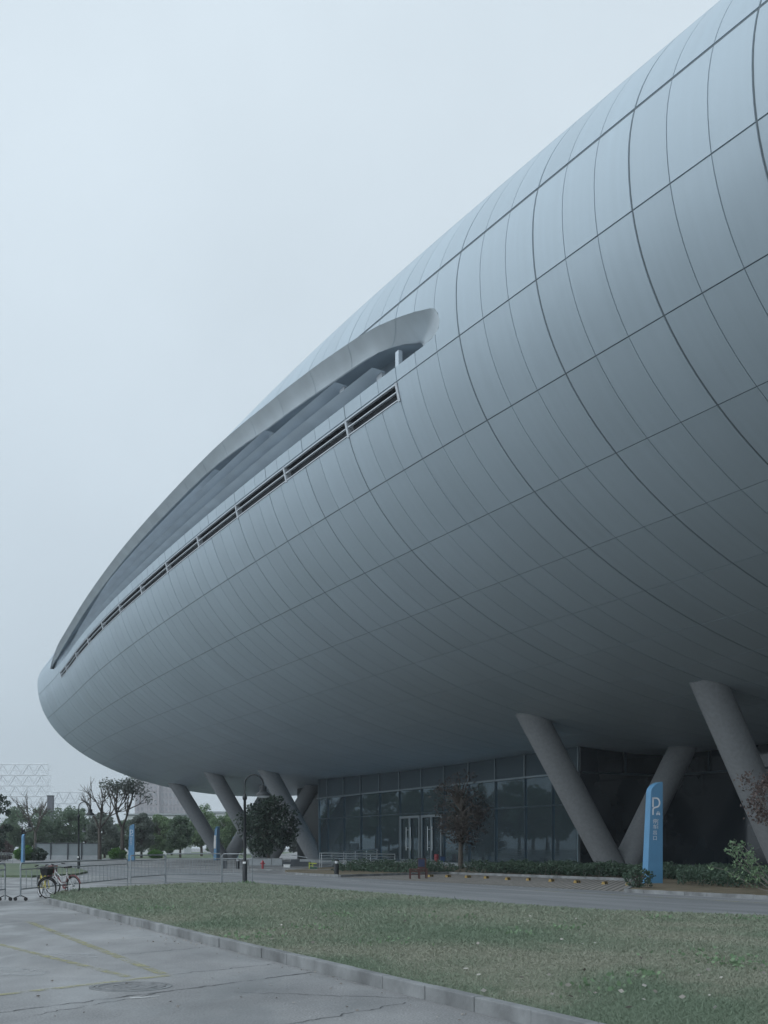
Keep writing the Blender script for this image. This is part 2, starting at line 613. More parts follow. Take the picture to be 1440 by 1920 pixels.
# long window opening and the louvre slot below it, as limits of the girth angle along the hull
HI = np.array([(39.55, -.030), (39.65, -.012), (39.9, .003), (40.3, .014), (40.8, .024), (41.7, .042), (43.2, .068), (45.2, .098), (47.5, .124), (52.2, .160), (57.7, .196), (62, .220), (66, .248),
               (72, .288), (80, .312), (90, .312), (100, .305), (110, .288), (118, .262), (126, .215), (132, .150), (136, .070), (137.5, .0)])
LO = np.array([(39.55, -.030), (39.65, -.045), (39.9, -.053), (40.3, -.058), (41, -.060), (120, -.055), (130, -.048), (135, -.03), (137.5, .0)])
LV0, LV1, LVL, LVH = 43.4, 131.0, -.143, -.101


def hi(s):
    return np.interp(s, HI[:, 0], HI[:, 1])


def lo(s):
    return np.interp(s, LO[:, 0], LO[:, 1])


ROOT = W(70, 60, 0)
hall = thing('exhibition_hall', 'huge silver grey airship shaped hall raised on slanted concrete columns over a glazed ground floor', 'building', ROOT)


def rel(p):
    return np.asarray(p, float) - ROOT


def build_hull():
    # rows of panel joints
    th0 = [.1195, -.0954, -.3026, -.4901, -.6528, -.7947, -.9223]
    aa, bb = 35.0, 15.0

    def arc(t):
        return math.hypot(aa * math.sin(t), bb * math.cos(t))
    seams = list(th0)
    t = th0[-1]
    while t > -PI + .35:
        t -= 3.5 / arc(t)
        seams.append(t)
    t = th0[0]
    while t < PI - .5:
        t += 3.4 / arc(t)
        seams.append(t)
    seams = sorted(seams)
    th, dth, mk = [], [], []
    for i, sm in enumerate(seams):
        w = (.075 if abs(sm - .1195) < 1e-6 else .024) / arc(sm)
        e = .006 / arc(sm)
        th += [sm - w, sm - w + e, sm + w - e, sm + w]
        dth += [0, 1, 1, 0]
        if i < len(seams) - 1:
            nx = seams[i + 1]
            k = max(3, int(round((nx - sm) / (.03 if -1.5 < sm < .5 else .09))))
            for j in range(1, k):
                th.append(sm + (nx - sm) * j / k)
                dth.append(0)
    th, dth = np.array(th), np.array(dth, float)
    o = np.argsort(th)
    th, dth = th[o], dth[o]
    ss, ds_ = [], []
    for i in range(-35, 73):
        s = S0 + DS * i
        w = .045 if i % 3 == 0 else .020
        ss += [s - w, s - w + .005, s + w - .005, s + w]
        ds_ += [0, 1, 1, 0]
        for f in (.33, .67):
            if s + DS * f < 146.8:
                ss.append(s + DS * f)
                ds_.append(0)
    for s in (39.3, 39.55, 39.65, 39.78, 39.95, 40.12, 40.3, 40.6, 40.95, 41.3, 42.2, LV0, LV1, 137.5, 136.6, 137.1, 147.0, 147.5, 147.95, 148.35, 148.7, 148.92, 149.1, 149.2, 149.26, 149.28, 149.2885):
        if min(abs(np.array(ss) - s)) > .012:
            ss.append(s)
            ds_.append(0)
    for s in list(np.linspace(-73.9, -42, 18)):
        ss.append(s)
        ds_.append(0)
    ss, ds_ = np.array(ss), np.array(ds_, float)
    o = np.argsort(ss)
    ss, ds_ = ss[o], ds_[o]
    nS, nT = len(ss), len(th)
    Sg, Tg = np.meshgrid(ss, th, indexing='ij')
    D = np.maximum(ds_[:, None], dth[None, :]) * .03
    pos = hull_p(Sg, Tg) - hull_n(Sg, Tg) * D[..., None]
    V = list(pos.reshape(-1, 3))
    UV = list(np.stack([Sg, Tg * 18, 0 * Sg], -1).reshape(-1, 3))
    ring = np.searchsorted(S0 + DS * np.arange(-35, 75), ss)
    row = np.searchsorted(np.array(seams), th)
    tone = rng.random((300, 200))
    faces, fm, ft = [], [], []
    cache = {}

    def newv(s, t, d):
        k = (round(s, 5), round(t, 6), round(d, 5))
        if k not in cache:
            cache[k] = len(V)
            p = hull_p(np.array(s), np.array(t)) - hull_n(np.array(s), np.array(t)) * d
            V.append(p)
            UV.append(np.array([s, t * 18, 0]))
        return cache[k]

    def clip(poly, fn):
        out = []
        vals = [fn(p) for p in poly]
        for i in range(len(poly)):
            a, b = poly[i], poly[(i + 1) % len(poly)]
            fa, fb = vals[i], vals[(i + 1) % len(poly)]
            if fa >= 0:
                out.append(a)
            if (fa > 1e-9 and fb < -1e-9) or (fa < -1e-9 and fb > 1e-9):
                u = fa / (fa - fb)
                out.append(tuple(a[j] + (b[j] - a[j]) * u for j in range(3)) + (None,))
        return out
    Df = D.ravel()
    for i in range(nS - 1):
        sm = .5 * (ss[i] + ss[i + 1])
        gi = ds_[i] > 0 and ds_[i + 1] > 0
        for j in range(nT - 1):
            g = 1 if (gi or (dth[j] > 0 and dth[j + 1] > 0)) else 0
            tn = tone[ring[i + 1], row[j + 1]]
            ids = [i * nT + j, (i + 1) * nT + j, (i + 1) * nT + j + 1, i * nT + j + 1]
            tm = .5 * (th[j] + th[j + 1])
            near = (39.2 < sm < 137.8) and (-.2 < tm < .42)
            if not near:
                faces.append(ids)
                fm.append(g)
                ft.append(tn)
                continue
            poly = [(ss[k // nT], th[k % nT], Df[k], k) for k in ids]
            pieces = []
            up = clip(poly, lambda p: p[1] - hi(p[0]))
            dn = clip(poly, lambda p: lo(p[0]) - p[1])
            if len(up) > 2:
                pieces.append(up)
            if len(dn) > 2:
                if LV0 < sm < LV1:
                    a = clip(dn, lambda p: p[1] - LVH)
                    b = clip(dn, lambda p: LVL - p[1])
                    pieces += [x for x in (a, b) if len(x) > 2]
                else:
                    pieces.append(dn)
            for pc in pieces:
                q = []
                for p in pc:
                    k = p[3] if p[3] is not None else newv(p[0], p[1], p[2])
                    if not q or q[-1] != k:
                        q.append(k)
                if len(q) > 2 and q[0] == q[-1]:
                    q.pop()
                if len(q) > 2 and len(set(q)) == len(q):
                    faces.append(q)
                    fm.append(g)
                    ft.append(tn)
    # close the belt at the far (hidden) side
    for i in range(nS - 1):
        faces.append([i * nT + nT - 1, (i + 1) * nT + nT - 1, (i + 1) * nT, i * nT])
        fm.append(0)
        ft.append(.5)
    me = bpy.data.meshes.new('hull_shell')
    me.from_pydata(rel(P(np.array(V))).tolist(), [], [f[::-1] for f in faces])
    me.materials.append(M['hull'])
    me.materials.append(M['joint'])
    me.polygons.foreach_set('material_index', fm)
    at = me.attributes.new('hull_uv', 'FLOAT_VECTOR', 'POINT')
    at.data.foreach_set('vector', np.array(UV, np.float32).ravel())
    at = me.attributes.new('tone', 'FLOAT', 'FACE')
    at.data.foreach_set('value', np.array(ft, np.float32))
    me.polygons.foreach_set('use_smooth', [True] * len(me.polygons))
    me.set_sharp_from_angle(angle=rad(40))
    me.update()
    ob = bpy.data.objects.new('hull_shell', me)
    C.objects.link(ob)
    ob.parent = hall
    return ob


hull_ob = build_hull()


def strip(name, curves, m, parent, smooth=40, flip=False):
    """surface through a list of (s,q,z) curves"""
    b = MB()
    b.grid(rel(P(np.array(curves))), flip=flip)
    return b.build(name, m, parent, smooth=smooth)


# lining of the opening: flared band from the hull skin inwards
ss_end = np.array([40.9, 40.5, 40.2, 39.95, 39.75, 39.62, 39.56])
o_lo = np.stack([ss_end, lo(ss_end)], 1)
ss_hi = np.concatenate([[39.56, 39.62, 39.75, 39.95, 40.25, 40.7, 41.3, 42.2, 43.5], np.arange(45, 137.5, 1.25), [137.4]])
o_hi = np.stack([ss_hi, hi(ss_hi)], 1)
oc = np.concatenate([o_lo[:-1], o_hi])
Oc = hull_p(oc[:, 0], oc[:, 1])
nn = hull_n(oc[:, 0], oc[:, 1])
bul = np.interp(oc[:, 0], [60, 85, 100, 132, 137.5], [0, .22, .30, .30, 0])
Oe = Oc + nn * bul[:, None]
fl = np.interp(oc[:, 0], [39.5, 42, 47, 52, 137], [3.3, 2.2, 1.0, .6, .3])
isup = np.concatenate([np.zeros(len(o_lo) - 1), np.ones(len(o_hi))])
dz = np.where(isup > 0, -np.interp(oc[:, 0], [39.6, 41, 44, 47, 52, 62, 76, 125, 133, 137.4], [-.1, .15, .45, .75, .9, .9, .6, .55, .6, .2]), np.interp(oc[:, 0], [39.5, 40.9], [.9, .05]))
Ic = Oe + np.stack([fl, np.interp(oc[:, 0], [39.5, 45, 132, 137.5], [1.3, .7, .5, .2]), dz], 1)
rows = []
for t in np.linspace(0, 1, 7):
    rows.append(Oe + (Ic - Oe) * t + nn * (.18 * math.sin(PI * t))[..., None] * -1 if False else Oe + (Ic - Oe) * t - nn * .10 * math.sin(PI * t))
lip = strip('opening_lining', [Oc] + rows, M['lip'], hall, 50)
for sj in list(S0 + DS * np.arange(12, 66, 3)):
    k = int(np.argmin(np.abs(oc[len(o_lo):, 0] - sj))) + len(o_lo)
    bm = MB()
    pp = np.array([r_[k] for r_ in rows]) - np.array([0, .012, .008])
    bm.tube(rel(P(pp)), .007, 4)
    bm.build('lining_joint', M['blade'], lip)
# dark window band behind the blades
sw = np.arange(41.5, 138, 2.0)
qi = np.interp(sw, Ic[len(o_lo) - 1:, 0], Ic[len(o_lo) - 1:, 1])
zi = np.interp(sw, Ic[len(o_lo) - 1:, 0], Ic[len(o_lo) - 1:, 2])
dp = np.interp(sw, [40, 110, 136], [1, 1, .15])
strip('window_band', [np.stack([sw, qi - .05, zi + .02], 1), np.stack([sw, qi + .6 * dp, zi + .12], 1), np.stack([sw, qi + 1.4 * dp, zi + .2], 1), np.stack([sw, qi + 1.45 * dp, zi - .4], 1), np.stack([sw, qi + 1.6 * dp, np.full(len(sw), 21.2)], 1)], M['back'], hall)
sl = np.concatenate([[40.1, 40.6], np.arange(41.5, 137.3, 1.5)])
pl = hull_p(sl, lo(sl))
strip('sill', [pl, pl + np.array([0, .05, .02]), pl + np.array([0, 2.6, .10])], M['lip'], hall, 30)
# upstand rail along the sill
b = MB()
sr = np.arange(45.0, 130, 2.0)
pr = hull_p(sr, lo(sr))
b.tube(rel(P(pr + np.array([0, .35, .16]))), .07, 6)
b.build('sill_rail', M['fin'], hall, 40)
# long sun blades, stacked, each starting farther along
for k, (s_st, s_en, dzb) in enumerate(((46.2, 131, 1.05), (50.6, 130, 1.95), (61.0, 127, 2.9), (71.5, 123, 3.75))):
    sv = np.concatenate([s_st + np.array([0, .8, 1.7, 2.6]), np.linspace(s_st + 4, s_en, 48)])      # the near tip is drawn out to a wedge
    base = hull_p(sv, lo(sv))
    lift = dzb * np.interp(sv, [s_st, 105, 130], [1, .95, .55])
    q_at, _ = hull(sv, np.minimum(np.full(len(sv), .05 + k * .06), hi(sv) * .9))
    prof = [(0, 0), (.25, -.14), (.6, -.27), (1.0, -.36), (1.35, -.40), (1.35, -.34), (.7, -.12), (.3, .01), (0, 0)]
    tp = np.interp(sv, [s_st, s_st + 3.2], [.12, 1])
    rows = [np.stack([sv, q_at + .30 + u * (.45 + .55 * tp), base[:, 2] + lift + w * tp], 1) for u, w in prof]
    bm = MB()
    arr = rel(P(np.array(rows)))
    bm.grid(arr, flip=True)
    for e in (0, -1):
        bm.add(arr[:-1, e], [tuple(range(len(prof) - 1))])
    bm.build('sun_blade', M['blade'], hall, 45)
    # the bracket that carries the blade's near end
    br = MB()
    e0 = np.array([s_st + .35, q_at[0] + .95, base[0, 2] + lift[0] - .9])
    br.box(rel(P(e0)), (.16, .5, 1.7), rotz(AL))
    br.build('blade_bracket', M['fin'], hall)
bm = MB()
bm.box(rel(P(np.array([44.4, 25.3, 23.55]))), (.2, .3, 1.2), rotz(AL))
bm.build('opening_post', M['blade'], hall)

# louvre slot: cavity, two fins, posts
sv = np.concatenate([[LV0], np.arange(45, LV1, 1.5), [LV1]])
pt, pb = hull_p(sv, np.full(len(sv), LVH)), hull_p(sv, np.full(len(sv), LVL))
inn = np.array([0, .45, 0])
strip('louvre_cavity', [pt, pt + inn, pb + inn, pb], M['louvre_dark'], hall, 30)
for f, wz, out in ((.45, .05, .02), (.95, .05, .035), (.01, .04, .03)):
    c = pt + (pb - pt) * f
    rr = [c + np.array([0, -out, wz / 2]), c + np.array([0, -out, -wz / 2]), c + np.array([0, .10, -wz / 2]), c + np.array([0, .10, wz / 2]), c + np.array([0, -out, wz / 2])]
    strip('louvre_fin', rr, M['fin'], hall, 30, flip=True)
for i in (12.05, 15, 19.5, 24, 28.5, 33, 37.5, 42, 46.5, 51, 55.5, 60, 62.45):
    s = S0 + DS * i
    bm = MB()
    a, c = hull_p(np.array(s), np.array(LVH + .003)), hull_p(np.array(s), np.array(LVL - .003))
    A, Cc = rel(P(a)), rel(P(c))
    nrm = rel(P(hull_n(np.array(s), np.array(-.12)))) - rel(P(np.zeros(3)))
    ax = rel(P(np.array([1., 0, 0]))) - rel(P(np.zeros(3)))
    w, d0, d1 = .08, .05, -.3
    bot = [Cc + ax * w + nrm * d0, Cc - ax * w + nrm * d0, Cc - ax * w + nrm * d1, Cc + ax * w + nrm * d1]
    top = [A + ax * w + nrm * d0, A - ax * w + nrm * d0, A - ax * w + nrm * d1, A + ax * w + nrm * d1]
    bm.prism(bot, top)
    bm.build('louvre_post', M['fin'], hall)

# slanted concrete columns, in V pairs square to the axis
COLS = [(28.5, 50.4, 44.6), (44.0, 50.6, 44.3), (59.5, 51.0, 44.0), (113.0, 54.2, 48.0), (128.5, 54.2, 47.8), (144.0, 54.8, 48.1)]
for s, qb, qt in COLS:
    for q_a, q_b, z_b in ((qb, qt - .5, 10.8), (qb + .35, qb + 7.0, 10.2)):
        bm = MB()
        p0, p1 = W(s, q_a, -.3), W(s, q_b, z_b)
        q_e, z_e = hull(np.array(s), np.array(-1.3))
        pts = [p0 + (p1 - p0) * t for t in np.linspace(0, 1.12 if s > 100 else 1.0, 9)]
        bm.tube(rel(pts), .93, 32)
        bm.build('column', M['concrete'], hall, 40)

# ------------------------------------------------------------------ glazed ground floor
FA, FB = np.array([64.3, 51.6]), np.array([112.2, 53.76])


def fac(s, off=0.0, z=0.0):
    q = FA[1] + (s - FA[0]) * (FB[1] - FA[1]) / (FB[0] - FA[0])
    return W(s, q + off, z)


def fac_s(px):
    k = (px - 720) / F
    g = (FB[1] - FA[1]) / (FB[0] - FA[0])
    c0 = FA[1] - FA[0] * g
    return (k * SA * c0 - CA * c0) / (-SA + CA * g - k * (CA + SA * g))


d = fac(112.2) - fac(64.3)
FANG = math.atan2(d[1], d[0])
FR = rotz(FANG)
FLEN = float(np.linalg.norm(d))
SILL, TRANS, TOP = .38, 7.02, 10.2


def fbox(bm, s0, s1, z0, z1, thick, off=0.0):
    a, c = fac(s0, off), fac(s1, off)
    m_ = (a + c) / 2
    bm.box(rel([m_[0], m_[1], (z0 + z1) / 2]), (float(np.linalg.norm(c - a)), thick, z1 - z0), FR)


bm = MB()
for a, c in ((60.5, 114.5),):
    pts = [fac(a, -1.6, 0), fac(c, -1.6, 0), fac(c, 14, 0), fac(a, 14, 0)]
    bm.prism(rel(pts), rel([p + np.array([0, 0, .33]) for p in pts]))
bm.build('plinth', M['stone_plinth'], hall)
gw = MB()
fbox(gw, 64.5, 112.1, SILL, TRANS, .03)
glass = gw.build('glass_wall', M['glass'], hall)
sp = MB()
fbox(sp, 64.5, 112.1, TRANS + .06, TOP, .06)
sp.build('spandrel_band', M['spandrel'], hall)
for px in (598.7, 615, 645.5, 677.5, 712.5, 750, 791.5, 833.7, 880, 930, 985.5, 1037, 1086):
    s = fac_s(px)
    bm = MB()
    fbox(bm, s - .055, s + .055, TRANS + .1, TOP, .18, -.06)
    bm.build('mullion', M['mullion'], glass)
    bm = MB()
    fbox(bm, s - .05, s + .05, SILL, TRANS - .06, .16, -.04)
    bm.build('mullion', M['mullion'] if px in (598.7, 1086) else M['spandrel'], glass)
bm = MB()
fbox(bm, 64.2, 112.3, TRANS - .05, TRANS + .09, .30, -.12)
bm.build('transom', M['mullion'], glass)
bm = MB()
fbox(bm, 64.4, 112.1, 4.72, 4.82, .12, -.03)
bm.build('transom', M['spandrel'], glass)
for pa, pb_ in ((753, 790.5), (793, 831.5)):
    a, c = fac_s(pa), fac_s(pb_)
    a, c = min(a, c), max(a, c)
    fr = MB()
    w = .20
    for s0, s1, z0, z1 in ((a, a + w, SILL, 4.55), (c - w, c, SILL, 4.55), (a + w, c - w, 4.33, 4.55), (a + w, c - w, SILL, SILL + .14), ((a + c) / 2 - .13, (a + c) / 2 + .13, SILL + .14, 4.33)):
        fbox(fr, s0, s1, z0, z1, .12, -.17)
    dr = fr.build('door', M['door_metal'], hall)
    for e in (-.42, .42):
        hb = MB()
        p0, p1 = fac((a + c) / 2 + e, -.34, 1.35), fac((a + c) / 2 + e, -.34, 3.5)
        hb.tube(rel([p0, p1]), .035, 8)
        for z in (1.6, 3.25):
            hb.tube(rel([fac((a + c) / 2 + e, -.34, z), fac((a + c) / 2 + e * .5, -.2, z)]), .022, 6)
        hb.build('handle', M['stainless'], dr, 40)
# the recess near the corner and the dark core
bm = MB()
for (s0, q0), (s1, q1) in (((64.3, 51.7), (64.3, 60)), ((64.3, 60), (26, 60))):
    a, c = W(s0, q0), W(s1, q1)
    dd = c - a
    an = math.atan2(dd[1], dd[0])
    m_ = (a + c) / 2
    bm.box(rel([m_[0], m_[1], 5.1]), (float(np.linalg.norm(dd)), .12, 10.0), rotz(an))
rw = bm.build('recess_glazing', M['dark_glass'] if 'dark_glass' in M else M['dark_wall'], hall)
for (s0, q0), (s1, q1) in (((64.1, 51.8), (64.1, 59.8)), ((64.0, 59.85), (26, 59.85))):
    a, c = W(s0, q0), W(s1, q1)
    dd = c - a
    an = math.atan2(dd[1], dd[0])
    m_ = (a + c) / 2
    tb = MB()
    tb.box(rel([m_[0], m_[1], TRANS + .02]), (float(np.linalg.norm(dd)), .12, .14), rotz(an))
    tb.build('transom', M['spandrel'], rw)
    ln = float(np.linalg.norm(dd))
    for k in range(1, max(2, int(ln / 4.2))):
        p = a + dd * k / max(2, int(ln / 4.2))
        tb = MB()
        tb.box(rel([p[0], p[1], 8.5]), (.1, .1, 2.7), rotz(an))
        tb.build('mullion', M['spandrel'], rw)
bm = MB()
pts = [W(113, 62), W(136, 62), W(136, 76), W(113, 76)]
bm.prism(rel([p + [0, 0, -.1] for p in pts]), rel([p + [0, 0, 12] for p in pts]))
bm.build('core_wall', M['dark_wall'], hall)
# lobby behind the glass
bm = MB()
bm.add(rel([fac(64.5, .2, .40), fac(112, .2, .40), fac(112  , 7.0, .40), fac(64.5  , 7.0, .40)]), [(0, 1, 2, 3)])
bm.build('lobby_floor', M['interior_floor'], hall)
bm = MB()
for a, c in ((fac(64.6  , 7.0), fac(112  , 7.0)), (fac(112, .4), fac(112  , 7.0)), (fac(64.6, .4), fac(64.6  , 7.0))):
    dd = c - a
    m_ = (a + c) / 2
    bm.box(rel([m_[0], m_[1], 5.2]), (float(np.linalg.norm(dd)), .15, 9.6), rotz(math.atan2(dd[1], dd[0])))
bm.build('lobby_wall', M['interior'], hall)
bm = MB()
bm.add(rel([fac(64.5, .2, 6.95), fac(112, .2, 6.95), fac(112  , 7.0, 6.95), fac(64.5  , 7.0, 6.95)]), [(3, 2, 1, 0)])
bm.build('lobby_ceiling', M['interior'], hall)
for px, r, off in ((735, .95, 1.4), (652, .45, 1.4), (915, .8, 2.0)):
    s = fac_s(px) + off * 1.8
    bm = MB()
    c0 = rel(fac(s, off, .4))
    bm.lathe([(r, 0), (r, 6.5)], 24, c0)
    bm.build('lobby_column', M['interior_col'], hall, 40)

m_, nt_, N_, L_2, b_2 = new_mat('lit ceiling lamp')
b_2.inputs['Emission Color'].default_value = (1, .97, .92, 1)
b_2.inputs['Emission Strength'].default_value = 40.0
bm = MB()
bm.lathe([(.16, 0), (.16, .08)], 16, rel(fac(fac_s(956) + 2.5, 4.5, 6.3)))
bm.build('ceiling_lamp', m_, hall)
# ------------------------------------------------------------------ ground, roads, lawn
def flat(name, pts, z, m, kind='structure'):
    """polygon laid in the hall's own directions, so its pattern runs along the road"""
    b_ = MB()
    loc = []
    for p in pts:
        s, q = SQ(p[0], p[1])
        loc.append((s, -q, 0))
    b_.add(loc, [tuple(range(len(loc)))])
    o = b_.build(name, m)
    o.location = (0, 0, z)
    o.rotation_euler = (0, 0, math.atan2(CA, -SA))
    n = o.data.polygons[0].normal.z
    if n < 0:
        o.data.flip_normals()
    return tag(o, kind=kind)


b = MB()
b.add([(-1500, -300, 0), (1500, -300, 0), (1500, 2500, 0), (-1500, 2500, 0)], [(0, 1, 2, 3)])
tag(b.build('ground', M['asphalt']), kind='structure')
flat('road', [W(-30, 16.6), W(70, 16.6), W(120, 20), W(120, 27.2), W(56, 27.2), W(-30, 27.2)], .004, M['road'])
flat('parking_bay', [W(29, 27.3), W(54.4, 27.3), W(56.8, 33), W(57.5, 36.4), W(40, 36.4), W(36, 33)], .008, M['pavers'])
flat('meadow', [AT(-900, 165), AT(460, 165), AT(560, 420), AT(-1500, 420)], .004, M['far_grass'])
isl = [G(-60, 1645), G(60, 1645.5), G(140, 1642), G(165, 1637), G(150, 1632), G(112, 1627), G(60, 1621.5), G(-60, 1620.5)]
b = MB()
b.prism([p for p in isl], [p + np.array([0, 0, .12]) for p in isl])
o = b.build('grass_island', M['far_grass'])
tag(o, kind='structure')

KZ = .15
K1, K2 = G(87, 1684, KZ), G(1110, 1920, KZ)
kd = (K2 - K1)[:2] / np.linalg.norm((K2 - K1)[:2])
KE = np.array([*(K2[:2] + kd * 14), KZ])
kn = np.array([-kd[1], kd[0], 0])
if kn[1] < 0:
    kn = -kn
lawn_edge = [K1 + kn * .12, G(95, 1677, .12), G(115, 1672, .12), G(155, 1667.5, .1), G(240, 1662.5, .1), G(360, 1657.5, .08), G(475, 1657.5, .08), G(515, 1662, .08), G(610, 1669, .08), G(660, 1673.5, .08), G(890, 1694, .08),
             G(1140, 1712, .08), G(1440, 1722.5, .08), W(8, 17.2, .08), W(-8, 17.0, .08), KE + kn * .12]
lawn2 = np.array([p[:2] for p in lawn_edge])


def inside(poly, x, y):
    r = np.zeros(len(x), bool)
    n = len(poly)
    j = n - 1
    for i in range(n):
        xi, yi = poly[i]
        xj, yj = poly[j]
        c = ((yi > y) != (yj > y)) & (x < (xj - xi) * (y - yi) / (yj - yi + 1e-12) + xi)
        r ^= c
        j = i
    return r


def lawn_z(x, y):
    e = (x - K1[0]) * kn[0] + (y - K1[1]) * kn[1]
    return .122 + .012 * (1 + np.sin(x * .55 + 1) * np.sin(y * .41)) * np.clip(e / 3, 0, 1)


def lawn_body():
    st = .4
    xs, ys = np.arange(lawn2[:, 0].min() - 1, lawn2[:, 0].max() + 1, st), np.arange(lawn2[:, 1].min() - 1, lawn2[:, 1].max() + 1, st)
    b_ = MB()
    top = [(p[0], p[1], .125) for p in lawn_edge]
    bot = [(p[0], p[1], 0.0) for p in lawn_edge]
    b_.prism(bot, top)
    return tag(b_.build('lawn', M['soil']), kind='structure')


lawn_body()


def kerb_run(name, a, c, w, h, seg, m, z0=0.0, gap=.012):
    a, c = np.array(a[:2]), np.array(c[:2])
    L_ = np.linalg.norm(c - a)
    n = max(1, int(round(L_ / seg)))
    an = math.atan2(*(c - a)[::-1])
    b_ = MB()
    for i in range(n):
        p = a + (c - a) * (i + .5) / n
        j = rng.normal(0, .004, 3)
        b_.box((p[0] + j[0], p[1] + j[1], z0 + h / 2 - .02 + j[2] * .5), (L_ / n - gap, w, h + .04), rotz(an + rng.normal(0, .003)))
    return tag(b_.build(name, m, bevel=.012), kind='structure')


kerb_run('kerb', K1 - kn * 0 + kn * .06, KE + kn * .06, .13, KZ, 1.0, M['kerb'])
for p, c in zip(lawn_edge[6:12], lawn_edge[7:13]):
    kerb_run('kerb', np.array(p), np.array(c), .12, .10, 1.0, M['kerb'])
kerb_run('kerb', lawn_edge[12], lawn_edge[13], .12, .10, 1.0, M['kerb'])
BEDL = [W(54.6, 27.4), W(57.2, 33), W(58, 36.5), W(58, 49.0), W(78, 48.6), W(78, 38), W(70, 31), W(62, 27.6)]
BEDM = [W(58, 36.6), W(41, 36.6), W(33, 37), W(33, 49.5), W(58, 49.5)]
BEDR = [W(31, 27.0), W(37.5, 33.5), W(40.8, 36.5), W(33, 37), W(33, 49), W(2, 49), W(2, 27.0)]
for poly, nm in ((BEDL, 'planting_bed'), (BEDM, 'planting_bed'), (BEDR, 'planting_bed')):
    b = MB()
    b.prism(poly, [p + np.array([0, 0, .10]) for p in poly])
    tag(b.build(nm, M['bed_soil']), kind='structure')
for a, c in ((BEDL[7], BEDL[0]), (BEDL[0], BEDL[1]), (BEDL[1], BEDL[2]), (BEDM[0], BEDM[1]), (BEDR[0], BEDR[6]), (BEDR[1], BEDR[0])):
    kerb_run('kerb', a, c, .14, .13, 1.0, M['kerb'])
kerb_run('kerb', G(470, 1632), G(640, 1634), .15, .12, 1.0, M['kerb'])


def band(name, pts, w, z, m):
    pts = np.array([p[:2] for p in pts])
    t = np.gradient(pts, axis=0)
    t /= np.linalg.norm(t, axis=1)[:, None]
    n = np.stack([-t[:, 1], t[:, 0]], 1)
    w = np.broadcast_to(np.asarray(w, float), (len(pts),))[:, None]
    a, c = pts + n * w / 2, pts - n * w / 2
    b_ = MB()
    k = len(pts)
    b_.add(np.concatenate([np.c_[a, np.full(k, z)], np.c_[c, np.full(k, z)]]), [(i, k + i, k + i + 1, i + 1) for i in range(k - 1)])
    o_ = b_.build(name, m)
    if o_.data.polygons[0].normal.z < 0:
        o_.data.flip_normals()
    return tag(o_, kind='structure')


def line(a, c, n=2):
    return [a + (c - a) * t for t in np.linspace(0, 1, n)]


band('road_marking', line(G(52, 1728), G(311, 1829)), .15, .005, M['yellow_line'])
band('road_marking', line(G(-30, 1764), G(240, 1832)), .13, .0055, M['yellow_line'])
band('road_marking', line(G(-20, 1868), G(316, 1829.5)), .14, .006, M['yellow_line'])
band('road_marking', line(W(20, 25.2), W(34, 25.2)), .16, .009, M['yellow_line'])
band('road_marking', line(W(42, 25.0), W(52, 25.0)), .18, .009, M['white_line'])
band('road_marking', line(W(33.5, 26.6), W(41, 26.6)), .14, .009, M['white_line'])


def wobble(a, c, n, amp):
    p = np.array(line(a, c, n))
    p[:, 0] += rng.normal(0, amp, n)
    p[:, 1] += rng.normal(0, amp, n)
    return p


cr = wobble(G(-40, 1904), G(592, 1823), 46, .018)
band('pavement_crack', cr, np.clip(rng.normal(.032, .016, 46), .01, .07), .0045, M['crack'])
band('pavement_crack', wobble(G(60, 1905), G(300, 1862), 22, .03), .02, .0047, M['crack'])
band('pavement_crack', wobble(G(316, 1829), G(520, 1807), 18, .02), .022, .0047, M['crack'])
band('pavement_crack', wobble(G(440, 1860), G(760, 1872), 24, .03), .02, .0047, M['crack'])
band('pavement_crack', wobble(G(230, 1790), G(400, 1775), 18, .03), .022, .0047, M['crack'])
band('pavement_crack', wobble(G(520, 1925), G(760, 1880), 20, .03), .022, .0047, M['crack'])
band('pale_mark', wobble(G(70, 1790), G(180, 1795), 8, .03), np.array([.2, .6, .9, 1.0, .9, .6, .4, .1]), .0042, M['pale_patch'])  # worn patch with the sheen of wet paving painted on
band('pale_mark', wobble(G(-30, 1825), G(70, 1815), 8, .03), np.array([.5, 1.0, 1.4, 1.5, 1.2, .9, .5, .2]), .0043, M['pale_patch'])
band('pale_mark', wobble(G(225, 1874), G(300, 1868), 6, .01), np.array([.02, .06, .10, .10, .06, .02]), .0062, M['white_line'])

mh = thing('manhole_cover', 'round cast iron manhole cover sunk in the cracked pavement near the yellow line', 'manhole cover', G(245, 1850))
b = MB()
b.lathe([(.40, -.02), (.40, .008), (.365, .008), (.36, .002), (.30, .003), (.295, .009), (.20, .009), (.195, .003), (.10, .003), (.095, .009), (0.01, .009)], 40)
b.build('lid', M['iron_cover'], mh, 30)
b = MB()
b.lathe([(.47, -.02), (.47, .006), (.415, .007), (.415, -.02)], 40)
b.build('rim', M['kerb'], mh, 30)


